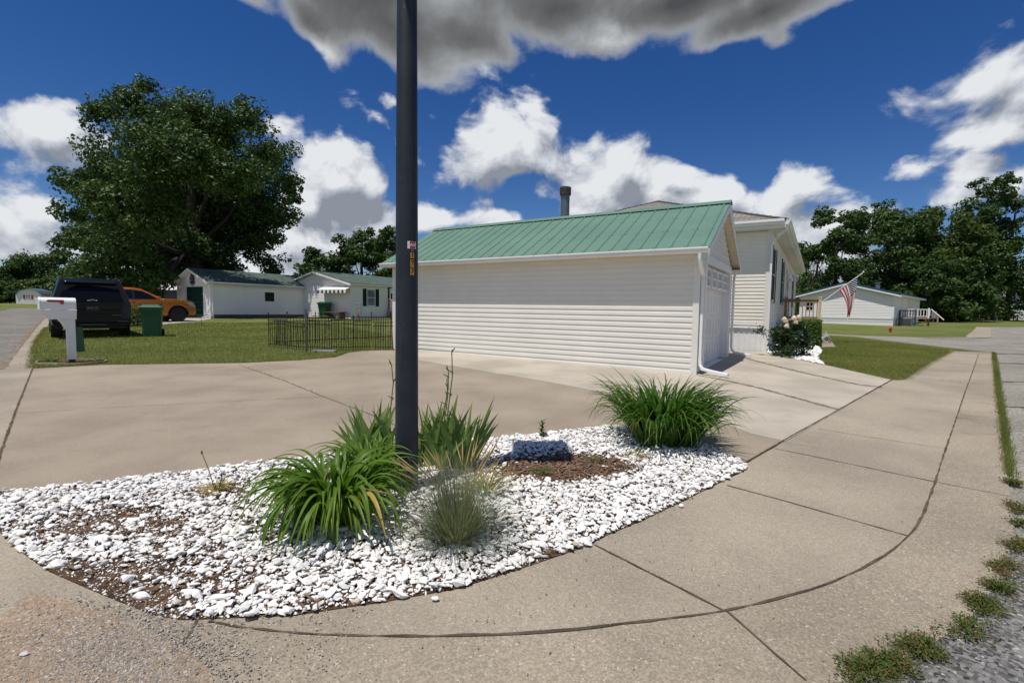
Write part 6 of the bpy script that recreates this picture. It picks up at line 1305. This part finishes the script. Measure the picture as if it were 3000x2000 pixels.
# ------------------------------------------------------------------ trees
def tree(name, label, cat, base, lobes, mat, leaf, per=1.0, trunk_r=.3, trunk_top=None, grp=None, limbs=9, sub=16, spread=.40, up=.30, asp=.62):
    bz = gz(base[0], base[1]); t = thing(name, label, cat, base[0], base[1], 0, grp, bz); o = np.array([base[0], base[1], bz]); PP, NN = [], []
    for x, y, z, r in lobes:
        c = np.array([x, y, z]) - o; k = int(sub * max(.5, min(3, (r / 1.6) ** 1.3)))
        d = nr.normal(0, 1, (k, 3)); d /= np.linalg.norm(d, axis=1)[:, None]; sc_ = r * nr.uniform(.2, .92, k) ** .75 * .88 ; cc = c + d * sc_[:, None] * np.array([1, 1, .88])
        m_ = int(per * 3.14 * r * r / (leaf * leaf * 1.24) / k) + 3
        s_ = r * spread * nr.uniform(.6, 1.2, k)
        q = nr.normal(0, 1, (k, m_, 3)); q /= np.linalg.norm(q, axis=2)[:, :, None]; q *= nr.uniform(.3, 1, (k, m_, 1)) ** .4
        pts = cc[:, None] + q * s_[:, None, None] * np.array([1.1, 1.1, .72])
        PP.append(pts.reshape(-1, 3)); NN.append((q * .9 + d[:, None] * .45).reshape(-1, 3))
    P = np.concatenate(PP); Nn = np.concatenate(NN); ok = P[:, 2] > .15; P, Nn = P[ok], Nn[ok]
    V, F = leaf_cloud(P, Nn, leaf, asp, up, .55); obj('crown', np_mesh('crown', V, F, mat), None, t)
    mb = MB(); zt = trunk_top or max(l[2] for l in lobes) - bz - 2; mb.tube([(0, 0, -.3), (.05, 0, zt * .3), (-.1, .1, zt * .6), (.1, 0, zt)], [trunk_r * 1.25, trunk_r, trunk_r * .7, trunk_r * .2], 12)
    for k in range(limbs):
        l = lobes[(k * 7 + 3) % len(lobes)]; e = Vector((l[0] - base[0], l[1] - base[1], l[2] - bz)); s0 = Vector((0, 0, zt * rnd.uniform(.22, .55))); md = s0.lerp(e, .5) + Vector((0, 0, -.06 * e.length))
        mb.tube([s0, md, e], [trunk_r * .42, trunk_r * .26, trunk_r * .06], 7)
    obj('trunk', mb, m_bark, t, True); return t, len(P)
oak = [(-24.26, 33.00, 13.95, 2.42), (-29.37, 36.00, 14.81, 1.81), (-23.93, 37.00, 15.40, 2.46), (-21.43, 37.00, 14.58, 2.07), (-19.00, 36.00, 14.85, 1.76), (-17.20, 35.00, 12.28, 1.84), (-17.08, 37.00, 10.44, 1.60), (-19.16, 41.00, 8.91, 1.58), (-17.73, 32.00, 9.60, 2.24), (-20.13, 31.00, 10.34, 2.49), (-23.09, 31.00, 10.50, 2.49), (-28.12, 34.00, 11.34, 2.02), (-31.47, 36.00, 9.84, 1.89), (-33.19, 37.00, 8.19, 1.35), (-24.30, 30.00, 7.35, 2.10), (-23.07, 32.00, 7.36, 2.46), (-25.61, 41.00, 8.54, 3.15), (-22.22, 41.00, 8.59, 2.58), (-29.75, 34.00, 5.79, 1.78), (-25.59, 32.00, 4.91, 2.01), (-29.10, 41.00, 5.68, 2.72), (-26.34, 43.00, 5.95, 2.56), (-21.84, 41.00, 6.07, 2.01), (-20.99, 43.00, 5.00, 1.50), (-28.62, 33.00, 3.63, 1.43), (-25.21, 32.00, 2.94, 1.12), (-22.99, 32.00, 2.86, 1.01), (-31.58, 35.00, 6.15, 0.83), (-28.18, 43.00, 4.15, 1.80), (-23.16, 41.00, 4.08, 1.58), (-29.63, 43.00, 15.79, 3.01), (-26.79, 44.00, 12.64, 3.38), (-33.48, 44.00, 11.35, 3.38), (-29.96, 44.00, 7.52, 3.38), (-35.22, 43.00, 7.58, 2.71), (-22.69, 43.00, 10.12, 2.41), (-19.13, 43.00, 10.46, 0.90), (-20.54, 41.00, 7.22, 2.01), (-26.80, 32.00, 2.25, 0.81), (-24.95, 34.00, 15.90, 1.00), (-20.39, 37.00, 16.07, 0.93), (-23.86, 32.00, 3.40, 1.61), (-26.08, 32.00, 3.59, 1.61), (-27.42, 41.00, 4.72, 2.06), (-27.90, 32.00, 2.50, 1.03), (-23.90, 32.00, 2.25, 0.98), (-26.37, 43.00, 4.77, 1.80), (-31.32, 40.00, 8.81, 3.08), (-28.54, 42.00, 9.24, 3.52), (-25.03, 42.00, 11.01, 3.23), (-27.48, 39.00, 11.83, 3.27), (-32.36, 39.00, 10.18, 2.45), (-25.11, 42.00, 7.58, 2.94), (-29.21, 40.00, 5.84, 3.08), (-24.83, 38.00, 6.44, 2.13), (-25.94, 38.00, 4.34, 1.59), (-24.16, 39.00, 5.79, 1.91), (-26.93, 38.00, 6.67, 2.39), (-23.16, 39.00, 13.73, 2.73), (-19.99, 39.00, 11.95, 2.18), (-26.59, 40.00, 10.51, 3.08), (-22.76, 41.00, 9.69, 2.87), (-32.14, 35.00, 4.46, 1.03), (-29.23, 33.00, 2.71, 1.02), (-19.50, 39.00, 9.32, 1.91), (-24.81, 40.00, 15.36, 2.52)]
print('oak', tree('oak_tree', 'huge dark green oak with broad ragged crown behind the white garage', 'tree', (-25.0, 38.5), oak, m_oak, .125, 2.8, .48, None, None, 14, 20)[1])
def blob_tree(name, label, base, Hh, Rr, mat, leaf, seed, per=1.0, low=.12, n=22, grp='trees behind the houses', tr=.25, sq=1.0):
    q = np.random.default_rng(seed); lobes = []; bz = gz(*base[:2])
    for k in range(n):
        f = q.uniform(0, 1); z = low + (1 - low) * f; w = math.sin(math.pi * min(.93, .22 + .71 * f)) ** .5 * Rr * sq; a = q.uniform(0, 6.28); r = Rr * q.uniform(.34, .52) * (1.15 - .45 * f)
        rad = max(0, w * 1.12 - r * .55) * q.uniform(.6, 1.0); lobes.append((base[0] + rad * math.cos(a), base[1] + rad * math.sin(a), bz + Hh * z - r * .8 * f, r))
    return tree(name, label, 'tree', base, lobes, mat, leaf, per, tr, Hh * .8, grp, 6, 16)
spec = [  # x, y, top height, crown radius
 ('maple_tree', 'dark leafy tree right of the house, leftmost of the tall right hand group', (*(34.085, 52.000, 13.242), 105 / 1430 * 52), m_maple, 31), ('maple_tree', 'tall rounded green tree towering directly behind the blue roofed house', (*(43.976, 56.000, 14.833), 130 / 1430 * 56), m_maple, 32), ('maple_tree', 'full green tree with lighter leaves right of the blue roofed house', (*(48.461, 55.000, 14.860), 110 / 1430 * 55), m_ylow, 33),
 ('maple_tree', 'tall dark tree at the right picture edge, left of the tallest one', (*(56.366, 60.000, 18.762), 90 / 1430 * 60), m_maple, 34), ('maple_tree', 'tallest dark tree at the far right edge over the side street', (*(58.603, 58.000, 18.830), 95 / 1430 * 58), m_maple, 35), ('maple_tree', 'shorter tree beside the dead branches right of the cream house', (*(37.109, 60.000, 10.543), 60 / 1430 * 60), m_ylow, 36),
 ('maple_tree', 'low dark tree filling the gap under the right hand group', (*(42.411, 50.000, 7.829), 95 / 1430 * 50), m_maple, 37), ('maple_tree', 'dark low tree between the white porch and the street', (*(48.366, 52.000, 8.864), 75 / 1430 * 52), m_maple, 38), ('maple_tree', 'dark tree behind the lighter one, in the middle of the right group', (*(53.410, 64.000, 15.718), 110 / 1430 * 64), m_maple, 52),
 ('oak_tree', 'rounded tree behind the striped awning house, left one of three', (*(-24.435, 62.000, 9.025), 75 / 1430 * 62), m_oak, 39), ('oak_tree', 'tallest of three trees behind the striped awning house', (*(-19.671, 64.000, 12.417), 90 / 1430 * 64), m_oak, 40), ('oak_tree', 'tree behind the lamp post, right one of three', (*(-14.715, 60.000, 11.377), 75 / 1430 * 60), m_oak, 41),
 ('oak_tree', 'dark tree on the left picture edge beyond the far street', (*(-86.202, 84.000, 8.310), 90 / 1430 * 84), m_maple, 42), ('oak_tree', 'dark rounded tree behind the small barn shed', (*(-84.414, 88.000, 10.545), 110 / 1430 * 88), m_maple, 43), ('oak_tree', 'lower green tree between the barn shed and the black vehicle', (*(-73.012, 80.000, 6.192), 80 / 1430 * 80), m_oak, 44), ('oak_tree', 'green bushy tree in front of the dark wood on the far left', (*(-73.617, 76.000, 5.362), 55 / 1430 * 76), m_ylow, 45), ('oak_tree', 'low bush-like tree at the left frame edge by the far street', (*(-73.216, 70.000, 3.996), 45 / 1430 * 70), m_oak, 46),
 ('oak_tree', 'tree far behind the grey shed, left of the white garage', (*(-51.143, 72.000, 7.429), 110 / 1430 * 72), m_oak, 47), ('oak_tree', 'tree far behind the black vehicle under the big oak', (*(-60.806, 74.000, 6.959), 110 / 1430 * 74), m_oak, 48)]
for nm, lab, (x, y, zt_, rr_), mt_, sd in spec:
    blob_tree(nm, lab, (x, y), zt_ - gz(x, y), rr_, mt_, .165 if y < 62 else .21, sd, 2.2, .05, 38)

bt = thing('bare_tree', 'small dead tree with bare forked branches beyond the cream house', 'tree', *(29.572, 50.000, 2.105)[:2], 0)
mb = MB()
def branch(p, d, L, r, dep):
    q = p + d * L; mb.tube([p, p + d * L * .5 + Vector((rnd.gauss(0, .03), 0, 0)), q], [r, r * .85, r * .65], 5)
    if dep:
        for _ in range(3): branch(q if rnd.random() < .6 else p + d * L * .7, (d + Vector((rnd.gauss(0, .45), rnd.gauss(0, .45), rnd.uniform(-.1, .3)))).normalized(), L * rnd.uniform(.55, .8), r * .6, dep - 1)
branch(Vector((0, 0, -.2)), Vector((.05, 0, 1)), 2.6, .09, 4); obj('trunk', mb, m_bark, bt)
blob_tree('shrub', 'bright green bush behind the deck railing beyond the cream house', (25.870, 44.000, 2.018)[:2], 3.3, 1.5, m_ylow, .13, 61, 1.0, .1, 16, None, .1)
sp = (51.251, 52.000, 0.642)
lq = thing('utility_pole', 'thin grey pole in front of the dark trees on the right', 'pole', sp[0], sp[1], 0); mb = MB(); mb.tube([(0, 0, -.2), (.15, 0, 3.2)], [.06, .045], 8); obj('pole', mb, m_galv, lq)
